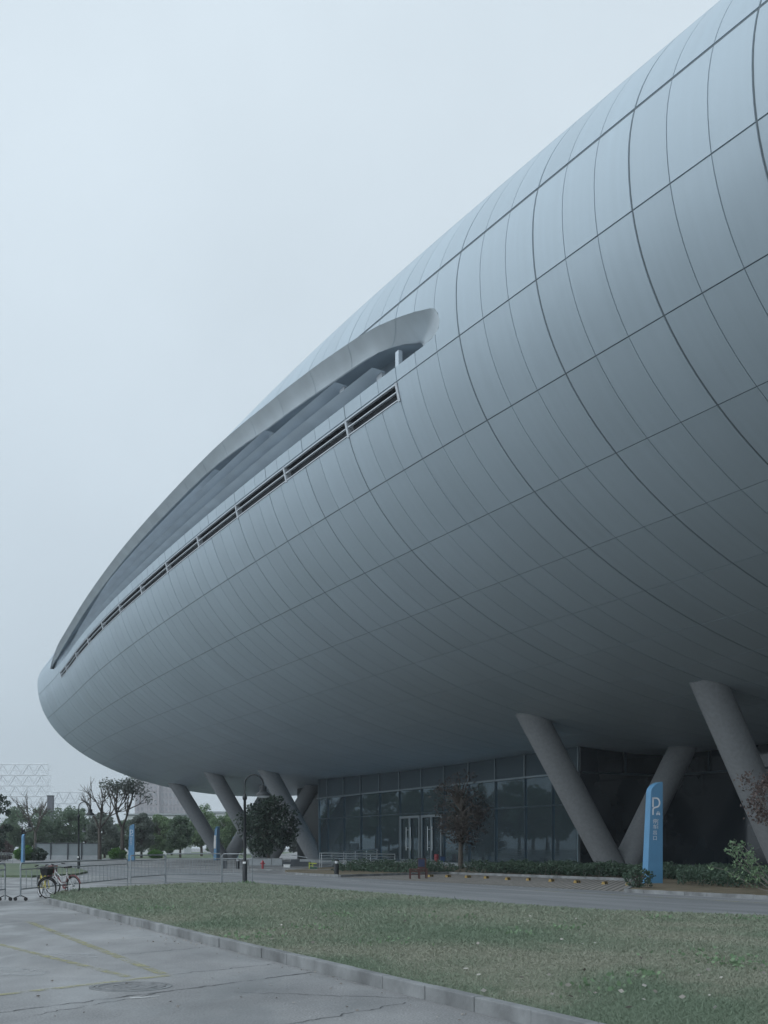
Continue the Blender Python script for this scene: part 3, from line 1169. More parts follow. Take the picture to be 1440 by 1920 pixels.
# grass blades over the lawn: nobody could count them
def lawn_grass():
    N_ = 330000
    x0, x1, y0, y1 = lawn2[:, 0].min(), 16.0, 8.0, 47.0
    # more blades close to the camera, where each one shows
    u = rng.random(N_ * 3)
    y = 1 / (1 / y0 + u * (1 / y1 - 1 / y0))
    hw = y * .38 + 1
    x = (rng.random(N_ * 3) * 2 - 1) * hw
    ok = inside(lawn2, x, y)
    x, y = x[ok][:N_], y[ok][:N_]
    n = len(x)
    # dry and lush patches
    pat = (np.sin(x * .9 + 2 * np.sin(y * .35)) * np.sin(y * .6 + 1.3 * np.sin(x * .5)) + .6 * np.sin(x * 2.3 + y * 1.1) * np.sin(y * 1.9 - x * .7)) * .5
    off = np.zeros(n)
    for k in range(420):
        cy = 1 / (1 / 9 + rng.random() * (1 / 46 - 1 / 9))
        cx = (rng.random() * 2 - 1) * cy * .38
        rr = (.15 + .8 * rng.random() ** 2.5) * (1 + cy / 40)
        off += rng.normal(0, .26) * np.exp(-((x - cx) ** 2 + ((y - cy) * .8) ** 2) / rr ** 2)
    f = np.clip(.48 - .14 * pat + off + rng.normal(0, .20, n), 0, 1)
    bare = rng.random(n) < np.clip(off - .55, 0, .8)
    x, y, f = x[~bare], y[~bare], f[~bare]
    n = len(x)
    h = (.020 + .022 * rng.random(n)) * (1.15 - .5 * f) * np.clip(y / 16, .9, 1.6)
    tall = rng.random(n) < .02
    h[tall] *= 2.0
    w = .006 * np.clip(y / 9, 1, 4.5)
    a = rng.random(n) * 2 * PI
    z = lawn_z(x, y) - .005
    lean = rng.normal(0, 1.0, (n, 2)) * h[:, None]
    v = np.zeros((n, 3, 3))
    v[:, 0] = np.stack([x - np.cos(a) * w, y - np.sin(a) * w, z], 1)
    v[:, 1] = np.stack([x + np.cos(a) * w, y + np.sin(a) * w, z], 1)
    v[:, 2] = np.stack([x + lean[:, 0], y + lean[:, 1], z + h], 1)
    o_ = fast_mesh('lawn_grass', v.reshape(-1, 3), 3, M['grass'], tint=np.repeat(f, 3))
    tag(o_, 'patchy short lawn grass, green and straw coloured, behind the foreground kerb', 'grass', kind='stuff')


lawn_grass()


def leaf_quads(p, size, aspect=.6, flatness=1.0):
    """one pointed leaf (a rhombus) at every point, turned at random"""
    n = len(p)
    d = rng.normal(size=(n, 3))
    d[:, 2] *= flatness
    d /= np.linalg.norm(d, axis=1)[:, None] + 1e-9
    e = np.cross(d, rng.normal(size=(n, 3)))
    e /= np.linalg.norm(e, axis=1)[:, None] + 1e-9
    s = (size * (.6 + .8 * rng.random(n)))[:, None]
    v = np.stack([p - d * s * .5, p + e * s * aspect * .5, p + d * s * .5, p - e * s * aspect * .5], 1)
    return v.reshape(-1, 3)


def weeds():
    pts, tn = [], []
    spots = [(570, 1745), (640, 1720), (720, 1772), (960, 1754), (1120, 1860), (1370, 1812), (1330, 1800), (1400, 1726), (1395, 1815), (880, 1725), (1240, 1725), (300, 1707), (460, 1760), (1060, 1745), (1210, 1835), (790, 1722), (455, 1657), (465, 1657)]
    for px, py in spots:
        g = G(px, py, .12)
        k = int(25 + 40 * rng.random())
        r = .14 + .22 * rng.random()
        q = rng.normal(0, r, (k, 2))
        p = np.c_[g[0] + q[:, 0], g[1] + q[:, 1], .15 + np.abs(rng.normal(.03, .035, k))]
        ok = inside(lawn2, p[:, 0], p[:, 1])
        pts.append(p[ok])
    p = np.concatenate(pts)
    o_ = fast_mesh('lawn_weeds', leaf_quads(p, .06, .7), 4, M['leaf_shoot'], tint=np.repeat(rng.random(len(p)), 4))
    tag(o_, 'low leafy weeds scattered over the lawn', 'weeds', kind='stuff')


weeds()


def litter():
    n = 80
    y = 1 / (1 / 10 + rng.random(n * 4) * (1 / 44 - 1 / 10))
    x = (rng.random(n * 4) * 2 - 1) * y * .36
    ok = inside(lawn2, x, y)
    x, y = x[ok][:n], y[ok][:n]
    p = np.c_[x, y, lawn_z(x, y) + .045]
    # along the kerb on the pavement
    t = rng.random(90)
    k = K1[None] + (K2 - K1)[None] * t[:, None]
    off = np.abs(rng.normal(0, .22, 90)) + .04
    p2 = np.c_[k[:, 0] - kn[0] * off, k[:, 1] - kn[1] * off, np.full(90, .014)]
    g = G(370, 1768)
    q = rng.normal(0, 1, (70, 2)) * np.array([.55, .35])
    p3 = np.c_[g[0] + q[:, 0], g[1] + q[:, 1], np.full(70, .014)]
    side = (p3[:, 0] - K1[0]) * kn[0] + (p3[:, 1] - K1[1]) * kn[1]
    p3 = p3[side < -.03]
    y4 = 1 / (1 / 10.5 + rng.random(60) * (1 / 32 - 1 / 10.5))
    x4 = -rng.random(60) * y4 * .34
    p4 = np.c_[x4, y4, np.full(60, .012)]
    side = (p4[:, 0] - K1[0]) * kn[0] + (p4[:, 1] - K1[1]) * kn[1]
    p4 = p4[side < -.1]
    allp = np.concatenate([p, p2, p3, p4])
    sz = np.concatenate([np.full(len(p), .065), np.full(len(p2) + len(p3) + len(p4), .036)])
    v = leaf_quads(allp, sz, .55, .12)
    tn = np.concatenate([np.clip(rng.normal(.7, .25, len(p)), 0, 1), np.clip(rng.normal(.5, .3, len(allp) - len(p)), 0, 1)])
    o_ = fast_mesh('fallen_leaves', v, 4, M['litter'], tint=np.repeat(tn, 4))
    tag(o_, 'dry fallen leaves and scraps on lawn and pavement', 'leaf litter', kind='stuff')


litter()


# ------------------------------------------------------------------ trees and plants
def limbs(b_, p, d, L_, r, depth, ends, spread=.6, up=.25, shrink=.72, kids_n=3):
    n = 4
    pts, q, dd = [p.copy()], p.copy(), d.copy()
    for i in range(n):
        dd = dd + rng.normal(0, .10, 3)
        dd[2] += up * .12
        dd /= np.linalg.norm(dd)
        q = q + dd * L_ / n
        pts.append(q.copy())
    b_.tube(pts, np.linspace(r, r * .62, n + 1), 6 if r > .03 else 4, caps=False)
    if depth == 0:
        ends.append(q)
        return
    for k in range(kids_n if depth > 1 else kids_n):
        nd = dd + rng.normal(0, spread, 3)
        nd[2] += up
        nd /= np.linalg.norm(nd)
        limbs(b_, pts[-1 - int(rng.integers(0, 2))], nd, L_ * shrink * (.8 + .4 * rng.random()), r * .6, depth - 1, ends, spread, up, shrink, kids_n)


def make_tree(name, label, loc, h, w, kind, leaf, group=None, clumps=26, per=110, lsize=.34, trunk_h=.22, bark='bark', bottom=.18, cat='tree'):
    t = thing(name, label, cat, loc, rng.random() * 6, group)
    tb = MB()
    ends = []
    r0 = h * .022
    if kind == 'bare':
        tb.tube([(0, 0, -.1), (.05, .03, h * .18), (.1, .0, h * .36)], [r0 * 1.2, r0, r0 * .9], 8, caps=False)
        for k in range(4):
            a = k * PI / 2 + rng.random()
            dd = np.array([math.cos(a) * .62, math.sin(a) * .62, 1.0])
            limbs(tb, np.array([.1, 0, h * .36]), dd / np.linalg.norm(dd), h * .25, r0 * .62, 3, ends, .50, .30, .66, 3)
        tb.build('trunk', M[bark], t, 60)
        if per:
            e = np.array(ends)
            e = e[e[:, 2] > h * .55]
            pts = np.repeat(e, per, 0) + rng.normal(0, .30, (len(e) * per, 3))
            fast_mesh('crown', leaf_quads(pts, lsize), 4, M[leaf], t, np.repeat(np.clip(rng.normal(.4, .3, len(pts)), 0, 1), 4))
        return t
    th_ = h * trunk_h
    tb.tube([(0, 0, -.1), (rng.normal(0, .05), rng.normal(0, .05), th_), (rng.normal(0, .15), rng.normal(0, .15), h * .62)], [r0 * 1.3, r0, r0 * .4], 8, caps=False)
    cz, rz_ = h * (1 + bottom) / 2, h * (1 - bottom) / 2
    cl = []
    for k in range(clumps):
        u = rng.normal(size=3)
        u /= np.linalg.norm(u)
        f = (.45 + .55 * rng.random() ** .6)
        if kind == 'cone':
            zz = bottom + (1 - bottom) * rng.random() ** 1.15
            taper = max(.08, (1 - (zz - bottom) / (1 - bottom)) ** .75) * (1 if zz > bottom + .12 else .75)
            a = rng.random() * 2 * PI
            rr = w / 2 * taper * math.sqrt(rng.random() * .9 + .1) * .92
            c = np.array([math.cos(a) * rr, math.sin(a) * rr, zz * h * .97])
        else:
            c = np.array([u[0] * w / 2 * .84 * f, u[1] * w / 2 * .84 * f, cz + u[2] * rz_ * .86 * f])
        cl.append(c)
        s0 = np.array([0, 0, max(th_ * .8, min(c[2] - .3 * np.hypot(c[0], c[1]), h * .6))])
        mid = (s0 + c) / 2 + np.array([0, 0, .06 * h])
        tb.tube([s0, mid, c], [r0 * .38, r0 * .24, r0 * .08], 5, caps=False)
    tb.build('trunk', M[bark], t, 60)
    P_, tn = [], []
    for c in cl:
        n = int(per * (.6 + .8 * rng.random()))
        R = (w * .115 + .12) * (.75 + .6 * rng.random())
        q = rng.normal(size=(n, 3))
        q /= np.linalg.norm(q, axis=1)[:, None]
        q *= R * (rng.random(n) ** .45)[:, None]
        q[:, 2] *= .75
        P_.append(c + q)
        tn.append(np.clip(.42 + rng.normal(0, .16) + rng.normal(0, .16, n), 0, 1))
    P_, tn = np.concatenate(P_), np.concatenate(tn)
    ok = P_[:, 2] > .1
    P_, tn = P_[ok], tn[ok]
    fast_mesh('crown', leaf_quads(P_, lsize), 4, M[leaf], t, np.repeat(tn, 4))
    return t


def ht(py_top, y, z0=0):
    return CAMH + (HZ - py_top) * y / F


GT = 'trees in the belt behind the road'
belt = [  # px, distance, top, width px, kind, leaf, label
    ('broadleaf_tree', 54, 190, 1502, 84, 'dome', 'leaf_mid', 'wide domed green tree before the large white lattice screen, left of the grey shaft'),
    ('broadleaf_tree', 130, 195, 1503, 72, 'dome', 'leaf_mid', 'rounded green tree just right of the dark grey shaft'),
    ('broadleaf_tree', 196, 172, 1521, 58, 'dome', 'leaf_grey', 'grey green feathery tree below the leafless tree, left of the blue parking pylon'),
    ('broadleaf_tree', 265, 176, 1520, 44, 'dome', 'leaf_grey', 'narrow grey green tree right behind the blue parking pylon with letter P'),
    ('broadleaf_tree', 300, 188, 1522, 48, 'dome', 'leaf_light', 'small light green tree in front of the foot of the pink grey tower'),
    ('broadleaf_tree', 338, 180, 1526, 50, 'dome', 'leaf_mid', 'dark leaning tree left of the leftmost slanted column'),
    ('broadleaf_tree', 378, 215, 1506, 58, 'dome', 'leaf_light', 'light green tree showing between the two leftmost slanted columns'),
    ('broadleaf_tree', 425, 205, 1518, 56, 'dome', 'leaf_light', 'green tree behind the pylon with the white notice panel'),
    ('broadleaf_tree', 475, 230, 1516, 60, 'dome', 'leaf_mid', 'far green tree behind the street lamp with the curved arm'),
    ('broadleaf_tree', -2, 128, 1472, 48, 'dome', 'leaf_dark', 'dark thin leaved tree cut by the left edge of the photo'),
]
for nm, px, y, top, wp, kind, leaf, lab in belt:
    h = ht(top, y)
    make_tree(nm, lab, AT(px, y), h, wp * 1.22 * y / F, kind, leaf, GT, clumps=56 if px != -2 else 26, per=210 if px != -2 else 60, lsize=.34 if px != -2 else .32, bottom=.05)
fill = [(14, 222, 1532, 46, 'leaf_mid'), (92, 228, 1524, 48, 'leaf_grey'), (160, 232, 1522, 46, 'leaf_mid'), (232, 226, 1530, 44, 'leaf_mid'), (283, 236, 1536, 44, 'leaf_grey'), (322, 232, 1538, 40, 'leaf_light'), (402, 240, 1530, 44, 'leaf_mid'), (452, 238, 1534, 44, 'leaf_light'), (515, 236, 1528, 50, 'leaf_mid'), (560, 240, 1532, 50, 'leaf_grey')]
where = ['at the left edge behind the dull red bush', 'behind the gap left of the grey shaft', 'behind the street lamp of the grass island', 'just left of the pylon with the letter P', 'between two grey green trees near the lettered pylon', 'in front of the low white building', 'behind the slim pylon with the notice panel', 'behind the nearest street lamp', 'behind the dark rounded tree', 'behind the slanted column next to the glass wall']
for (px, y, top, wp, leaf), wh in zip(fill, where):
    make_tree('broadleaf_tree', 'low rear tree of the belt ' + wh, AT(px, y), ht(top, y), wp * 1.25 * y / F, 'dome', leaf, GT, clumps=40, per=150, lsize=.42, bottom=.02)
make_tree('bare_tree', 'leafless tree with spreading bare branches above the tree belt', AT(187, 150), ht(1452, 150), 4, 'bare', 'leaf_dark', GT, per=0)
make_tree('bare_tree', 'tall thin tree with leaf tufts only at its branch ends, beside the pink grey tower', AT(229, 150), ht(1452, 150), 4, 'bare', 'leaf_grey', GT, per=14, lsize=.30)
make_tree('bare_tree', 'leafless young tree in front of the white lattice screen', AT(66, 175), ht(1478, 175), 4, 'bare', 'leaf_grey', GT, per=0)
# the belt goes on to the left; it shows mirrored in the glass
proto = make_tree('broadleaf_tree', 'green tree of the belt beyond the left edge of the photo', AT(-90, 170), 9.2, 8.5, 'dome', 'leaf_mid', GT, clumps=26, per=70, lsize=.6)
for k, (px, y) in enumerate(((-170, 178), (-260, 168), (-350, 182), (-450, 172), (-560, 185), (-680, 176), (-820, 190), (-950, 170), (-1090, 175), (-1230, 165), (-1380, 172), (-1540, 160), (-750, 160), (-890, 155))):
    dup(proto, AT(px, y), rng.random() * 6, 'green tree of the belt beyond the left edge of the photo', (.95 if px > -300 else 1.55) + .3 * rng.random())


def bush(name, label, loc, w, h, leaf, n, lsize, group=None, cat='bush'):
    t = thing(name, label, cat, loc, rng.random() * 6, group)
    b_ = MB()
    for k in range(7):
        a = k * .9
        b_.tube([(0, 0, -.05), (math.cos(a) * w * .15, math.sin(a) * w * .15, h * .4), (math.cos(a) * w * .32, math.sin(a) * w * .32, h * .75)], [.04, .03, .012], 5, caps=False)
    b_.build('stem', M['bark'], t)
    u = rng.normal(size=(n, 3))
    u /= np.linalg.norm(u, axis=1)[:, None]
    lump = 1 + .16 * np.sin(u[:, 0] * 5 + 1) * np.sin(u[:, 1] * 4) + .1 * np.sin(u[:, 2] * 7)
    p = u * (lump * (.55 + .45 * rng.random(n) ** .4))[:, None] * np.array([w / 2, w / 2, h * .52])
    p[:, 2] += h * .5
    p = p[p[:, 2] > .03]
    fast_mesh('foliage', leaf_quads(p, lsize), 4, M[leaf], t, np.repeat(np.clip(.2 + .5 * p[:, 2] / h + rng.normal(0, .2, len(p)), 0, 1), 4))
    return t


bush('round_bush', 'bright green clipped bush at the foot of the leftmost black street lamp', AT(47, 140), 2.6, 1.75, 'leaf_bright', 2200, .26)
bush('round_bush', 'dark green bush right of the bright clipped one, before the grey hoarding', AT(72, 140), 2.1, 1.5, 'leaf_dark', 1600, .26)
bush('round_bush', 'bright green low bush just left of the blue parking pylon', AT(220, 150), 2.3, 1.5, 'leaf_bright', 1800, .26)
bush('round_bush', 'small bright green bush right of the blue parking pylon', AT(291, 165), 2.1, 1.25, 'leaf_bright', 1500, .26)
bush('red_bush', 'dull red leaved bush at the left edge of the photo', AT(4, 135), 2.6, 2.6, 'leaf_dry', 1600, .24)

make_tree('magnolia_tree', 'dark rounded evergreen tree under the hull beside the white planter wall', G(503, 1621.5), 6.7, 6.3, 'dome', 'leaf_dark', None, clumps=75, per=75, lsize=.30, trunk_h=.12, bottom=.08)
make_tree('plum_tree', 'slender dark reddish tree before the glass doors', G(864, 1632), 7.3, 4.8, 'dome', 'leaf_red', None, clumps=110, per=26, lsize=.16, trunk_h=.2, bottom=.14)
sh = thing('dry_shrub', 'tall shrub with dry brown leaves at the right edge of the photo', 'shrub', G(1556, 1668, .1))
b = MB()
ends = []
for k in range(6):
    a = k * 1.05
    d_ = np.array([math.cos(a) * .42, math.sin(a) * .42, 1.0])
    limbs(b, np.array([0, 0, 0.]), d_ / np.linalg.norm(d_), 2.0, .04, 2, ends, .42, .40, .74, 5)
b.build('stem', M['pale_bark'], sh)
e = np.array(ends)
e = e[e[:, 2] > 2.4]
pts = np.repeat(e, 60, 0) + rng.normal(0, .17, (len(e) * 60, 3))
fast_mesh('foliage', leaf_quads(pts, .12, .6), 4, M['leaf_dry'], sh, np.repeat(rng.random(len(pts)), 4))
sh = thing('green_shrub', 'spreading shrub with pale twigs and fresh green leaf tufts before the dark recess', 'shrub', G(1462, 1676, .1))
b = MB()
ends = []
dirs = [(-1, .1, .75), (-.95, -.25, .55), (-.75, .3, 1.0), (-.6, -.1, .35), (-1, .2, .45), (.5, .2, .8)]
for d_ in dirs:
    d_ = np.array(d_)
    p, q, pts = np.zeros(3), np.zeros(3), [np.zeros(3)]
    L_ = 1.5 + .7 * rng.random()
    dd = d_ / np.linalg.norm(d_)
    for i in range(7):
        dd = dd + rng.normal(0, .10, 3)
        dd /= np.linalg.norm(dd)
        q = q + dd * L_ / 6
        pts.append(q.copy())
        if i > 1:
            ends.append(q.copy())
            tw = q + np.array([rng.normal(0, .16), rng.normal(0, .16), .1 + .15 * rng.random()])
            b.tube([q, tw], [.008, .004], 4, caps=False)
            ends.append(tw)
    b.tube(pts, np.linspace(.022, .008, len(pts)), 5, caps=False)
b.build('stem', M['pale_bark'], sh)
e = np.array(ends)
pts = np.repeat(e, 11, 0) + rng.normal(0, .055, (len(e) * 11, 3))
fast_mesh('foliage', leaf_quads(pts, .11, .5), 4, M['leaf_shoot'], sh, np.repeat(rng.random(len(pts)), 4))


def hedge(name, label, poly, h, n, leaf, lsize, group, dens=None):
    poly = np.array([p[:2] for p in poly])
    c = poly.mean(0)
    t = thing(name, label, 'hedge', (*c, .1), 0, group)
    lo_, hi_ = poly.min(0), poly.max(0)
    x = lo_[0] + rng.random(n * 5) * (hi_[0] - lo_[0])
    y = lo_[1] + rng.random(n * 5) * (hi_[1] - lo_[1])
    ok = inside(poly, x, y)
    x, y = x[ok][:n], y[ok][:n]
    hh = h * (.78 + .22 * np.sin(x * 1.9 + y * .6) * np.sin(y * 1.4) + .12 * np.sin(x * 4.1 + 2) * np.sin(y * 5.3))
    if dens is not None:
        hh = hh * np.clip(.25 + 1.1 * np.sin(x * .8 + y * .5) ** 2, .15, 1.1)
    f = rng.random(len(x)) ** .55
    p = np.c_[x - c[0], y - c[1], hh * f]
    b_ = MB()
    for k in range(0, len(x), max(1, len(x) // 160)):
        b_.tube([(x[k] - c[0], y[k] - c[1], -.05), (x[k] - c[0] + .04, y[k] - c[1], hh[k] * .8)], [.014, .006], 4, caps=False)
    tag(b_.build('stem', M['bark'], t), kind='stuff')
    fast_mesh('foliage', leaf_quads(p, lsize), 4, M[leaf], t, np.repeat(np.clip(.15 + .55 * f + rng.normal(0, .2, len(x)), 0, 1), 4))
    return t


GH = 'low hedges along the hall'
hedge('hedge', 'patchy low hedge of separate shrubs between the black bollard and the wooden chair', [W(57, 33.8), W(58.6, 38.0), W(70, 40), W(73, 38.5), W(64, 31.5)], .72, 5200, 'leaf_hedge', .15, GH, dens=1)
hedge('hedge', 'long trimmed hedge behind the row of wheel stops', [W(57.5, 37.1), W(56.5, 40.3), W(36, 40.6), W(37.5, 37.3)], .78, 26000, 'leaf_hedge', .12, GH)
hedge('hedge', 'thick hedge right of the tall blue parking pylon', [W(35.0, 33.2), W(36.6, 36.8), W(36, 40), W(16, 40), W(16, 31.5), W(33, 31.3)], .78, 36000, 'leaf_hedge', .10, GH)
bush('low_shrub', 'small loose shrub at the left foot of the tall blue parking pylon', G(1196, 1664, .1), 1.1, .75, 'leaf_hedge', 700, .10)

# ------------------------------------------------------------------ street lamps
def make_lamp(loc, label, rz):
    t = thing('street_lamp', label, 'street lamp', loc, rz, 'black street lamps with a curved arm')
    b_ = MB()
    b_.lathe([(.15, -.05), (.15, .03), (.115, .06), (.105, .12), (.10, .93), (.085, .97), (.075, 1.0), (.066, 1.05), (.058, 3.68), (.075, 3.70), (.10, 3.76), (.105, 3.80), (.09, 3.87), (.055, 3.92), (.042, 3.98)], 16)
    b_.build('pole', M['black_metal'], t, 40)
    a = np.linspace(PI, -.12, 15)
    R = .40
    pts = [(0, 0, 3.95), (0, 0, 4.42)] + [(R + R * math.cos(k), 0, 4.42 + R * math.sin(k)) for k in a[1:]]
    b_ = MB()
    b_.tube(pts, .034, 10)
    cv = [(2 * R - .03, 0, 4.30), (2 * R - .13, 0, 4.22), (2 * R - .16, 0, 4.32), (2 * R - .11, 0, 4.40)]
    b_.tube(cv, .014, 6)
    b_.build('arm', M['black_metal'], t, 40)
    b_ = MB()
    c = (2 * R, 0, 0)
    b_.lathe([(.05, 4.36), (.06, 4.31), (.155, 4.30), (.155, 4.13), (.165, 4.12), (.165, 4.08), (.25, 4.02), (.345, 3.90), (.35, 3.885), (.32, 3.885), (.2, 3.94)], 24, c)
    sd = b_.build('lamp_shade', M['black_metal'], t, 35)
    b_ = MB()
    b_.lathe([(.30, 3.884), (.24, 3.83), (.14, 3.80), (.02, 3.79)], 20, c)
    b_.build('diffuser', M['lamp_glass'], sd, 40)
    return t


lamp = make_lamp(G(459, 1657.5), 'nearest black street lamp, standing at the lawn edge by the steel barriers', .12)
b = MB()
p = [(math.cos(a) * .108, math.sin(a) * .108) for a in np.linspace(-2.6, -1.1, 8)]
b.grid(np.array([[(x, y, .90) for x, y in p], [(x * 1.0, y * 1.0, .985) for x, y in p]]))
b.build('notice', M['paper'], lamp)
for px, py, y, lab, rz in ((147.5, 1632, 79, 'black street lamp on the tip of the grass island, before the grey hoarding', .05), (41.5, 1616, 126, 'leftmost black street lamp, behind the narrow blue sign', .1),
                           (147, 1611, 158, 'far street lamp whose head shows just right of the lamp post on the grass island', .1)):
    dup(lamp, AT(px, y), rz, lab)

# ------------------------------------------------------------------ parking pylons
def make_sign(loc, label, rz, panel=False, mark=True):
    t = thing('parking_sign', label, 'sign', loc, rz, 'blue parking pylons')
    # local x: along the face, y: depth, face looks to -y
    def sec(z, x0, y1):
        return [(x0, 0, z), (.36, 0, z), (.36, y1, z), (x0, y1, z)]
    prof = [(-.05, -.40, .46), (1.2, -.345, .44), (2.6, -.28, .42), (3.85, -.225, .40)]
    b_ = MB()
    rings = [np.array(sec(z, x0, d_)) for z, x0, d_ in prof]
    # the curved, sloping shoulder
    for z, x0 in ((3.98, -.215), (4.08, -.185), (4.16, -.13), (4.24, -.05), (4.31, .06), (4.36, .17), (4.385, .28)):
        rings.append(np.array([(x0, 0, z), (.36, 0, min(z + .0, 4.385)), (.36, .40, min(z, 4.385)), (x0, .40, z)]))
    v = np.concatenate(rings)
    f = [(0, 3, 2, 1)]
    n = len(rings)
    for i in range(n - 1):
        for j in range(4):
            f.append((i * 4 + j, i * 4 + (j + 1) % 4, (i + 1) * 4 + (j + 1) % 4, (i + 1) * 4 + j))
    k = (n - 1) * 4
    f.append((k, k + 1, k + 2, k + 3))
    b_.add(v, f)
    b_.build('panel', M['blue'], t, bevel=.02)
    if mark:
        # letter P drawn as one ribbon, broken above its foot, with a small car beside it
        b_ = MB()
        top, bot = 3.72, 2.98
        w_ = .062

        def ribbon(pts):
            pts = np.array(pts, float)
            tt = np.gradient(pts, axis=0)
            tt /= np.linalg.norm(tt, axis=1)[:, None]
            nn_ = np.stack([-tt[:, 1], tt[:, 0]], 1) * w_ / 2
            A_, B_ = pts + nn_, pts - nn_
            k_ = len(pts)
            b_.prism_ = None
            front = np.concatenate([np.c_[A_[:, 0], np.full(k_, -.012), A_[:, 1]], np.c_[B_[:, 0], np.full(k_, -.012), B_[:, 1]]])
            b_.add(front, [(i, i + 1, k_ + i + 1, k_ + i) for i in range(k_ - 1)])
            back = front.copy()
            back[:, 1] = .002
            b_.add(np.concatenate([front, back]), [(i, 2 * k_ + i, 2 * k_ + i + 1, i + 1) for i in range(k_ - 1)] + [(k_ + i, k_ + i + 1, 3 * k_ + i + 1, 3 * k_ + i) for i in range(k_ - 1)])
        xl = -.12
        ribbon([(xl, 3.31), (xl, top)])
        arcp = [(xl - .03, top - .03), (xl + .16, top - .03)] + [(xl + .16 + .155 * math.sin(a), top - .03 - .19 + .19 * math.cos(a)) for a in np.linspace(.25, PI - .45, 12)] + [(xl + .06, 3.285), (xl + .012, 3.24), (xl, 3.19), (xl, bot)]
        ribbon(arcp)
        b_.build('letter_p', M['white'], t)
        b_ = MB()
        cx, cz = xl + .245, 3.03
        b_.add([(cx + x, -.010, cz + z) for x, z in ((-.09, -.035), (.09, -.035), (.09, .03), (.06, .035), (.045, .10), (-.045, .10), (-.06, .035), (-.09, .03))], [tuple(range(8))])
        b_.add([(cx + x, -.010, cz + z) for x, z in ((-.085, -.06), (-.045, -.06), (-.045, -.036), (-.085, -.036))], [(0, 1, 2, 3)])
        b_.add([(cx + x, -.010, cz + z) for x, z in ((.045, -.06), (.085, -.06), (.085, -.036), (.045, -.036))], [(0, 1, 2, 3)])
        b_.add([(cx + x, -.013, cz + z) for x, z in ((-.042, .045), (.042, .045), (.034, .085), (-.034, .085))], [(0, 1, 2, 3)], 1)
        b_.add([(cx + x, -.013, cz + z) for x, z in ((-.05, -.012), (.05, -.012), (.05, .008), (-.05, .008))], [(0, 1, 2, 3)], 1)
        b_.build('car_symbol', [M['white'], M['blue']], t)

        def text(body, size, x, z, name, rot=None):
            cu = bpy.data.curves.new(name, 'FONT')
            cu.body = body
            cu.size = size
            cu.align_x = 'CENTER'
            cu.align_y = 'CENTER'
            cu.extrude = .003
            o_ = bpy.data.objects.new(name, cu)
            C.objects.link(o_)
            bpy.context.view_layer.update()
            me = bpy.data.meshes.new_from_object(o_.evaluated_get(bpy.context.evaluated_depsgraph_get()))
            bpy.data.objects.remove(o_)
            bpy.data.curves.remove(cu)
            me.materials.clear()
            me.materials.append(M['white'])
            o_ = bpy.data.objects.new(name, me)
            C.objects.link(o_)
            o_.parent = t
            o_.location = (x, -.012, z)
            o_.rotation_euler = (PI / 2, rot or 0, 0)
        for i, ch in enumerate('停车出口'):
            text(ch, .21, -.03, 2.70 - i * .235, 'lettering')
        text('Parking exit', .085, .105, 2.60, 'caption', PI / 2)
    if panel:
        b_ = MB()
        b_.box((-.335, .26, 2.35), (.02, .34, 1.7), np.array(rotz(0)) @ np.array([[math.cos(-.045), 0, -math.sin(-.045)], [0, 1, 0], [math.sin(-.045), 0, math.cos(-.045)]]))
        b_.build('notice_panel', M['paper'], t)
    return t


SR = -PI / 2 + math.atan2(CA, -SA) - .20          # face looks back along the axis of the hall
sg = make_sign(G(1229, 1660.5), 'nearest tall blue parking pylon with white letter P and small car, before the hedge', SR)
dup(sg, AT(246, 133), SR - .35, 'blue parking pylon with a pale letter P behind the steel barrier, left of the columns')
make_sign(AT(409, 146), 'slim blue pylon with a white notice panel on its side, before the leftmost slanted column', SR + .75, panel=True, mark=False)
b_s = make_sign(AT(45.3, 122), 'narrow blue sign seen edge on beside the leftmost street lamp', SR + 1.15, mark=False)
b_s.scale = (.62, .62, .70)
b_s = make_sign(AT(440, 180), 'far dark blue sign board seen in the gap between the slanted columns', SR - .2, mark=False)
b_s.scale = (1.6, .3, .80)

# ------------------------------------------------------------------ crowd barriers
def barrier(a, c, h, label, n_bars, wheels=(False, False), mids=()):
    a, c = np.array(a), np.array(c)
    L_ = float(np.linalg.norm(c[:2] - a[:2]))
    t = thing('crowd_barrier', label, 'barrier', (*a[:2], 0), math.atan2(c[1] - a[1], c[0] - a[0]), 'steel crowd barriers')
    r = .026
    b_ = MB()
    k = .10
    z0 = .12 if any(wheels) else .02
    pts = [(0, 0, z0), (0, 0, h - k)] + [(k - k * math.cos(x), 0, h - k + k * math.sin(x)) for x in np.linspace(.3, PI / 2, 4)] + [(L_ - k + k * math.sin(x), 0, h - k + k * math.cos(x)) for x in np.linspace(0, PI / 2 - .3, 4)] + [(L_, 0, h - k), (L_, 0, .02)]
    b_.tube(pts, r, 8)
    b_.tube([(0, 0, h * .835), (L_, 0, h * .835)], r * .8, 6)
    b_.tube([(0, 0, h * .31), (L_, 0, h * .31)], r * .9, 6)
    for m_ in mids:
        b_.tube([(L_ * m_, 0, .02), (L_ * m_, 0, h * .98)], r * .9, 6)
    b_.build('frame', M['galv'], t, 40)
    for i in range(1, n_bars + 1):
        x = L_ * i / (n_bars + 1)
        b_ = MB()
        b_.tube([(x, 0, h * .31), (x, 0, h * .835)], r * .42, 5, caps=False)
        b_.build('bar', M['galv'], t)
    for e, on in ((0, wheels[0]), (L_, wheels[1])):
        if on:
            for yy in (-.16, .16):
                b_ = MB()
                b_.tube([(e - .02, yy, .055), (e + .02, yy, .055)], .055, 12)
                b_.tube([(e, yy * .1, .16), (e, yy, .10)], .015, 5)
                b_.build('caster', M['rubber'], t)
        else:
            b_ = MB()
            b_.box((e, 0, .015), (.06, .5, .03))
            b_.build('foot', M['galv'], t)
    return t


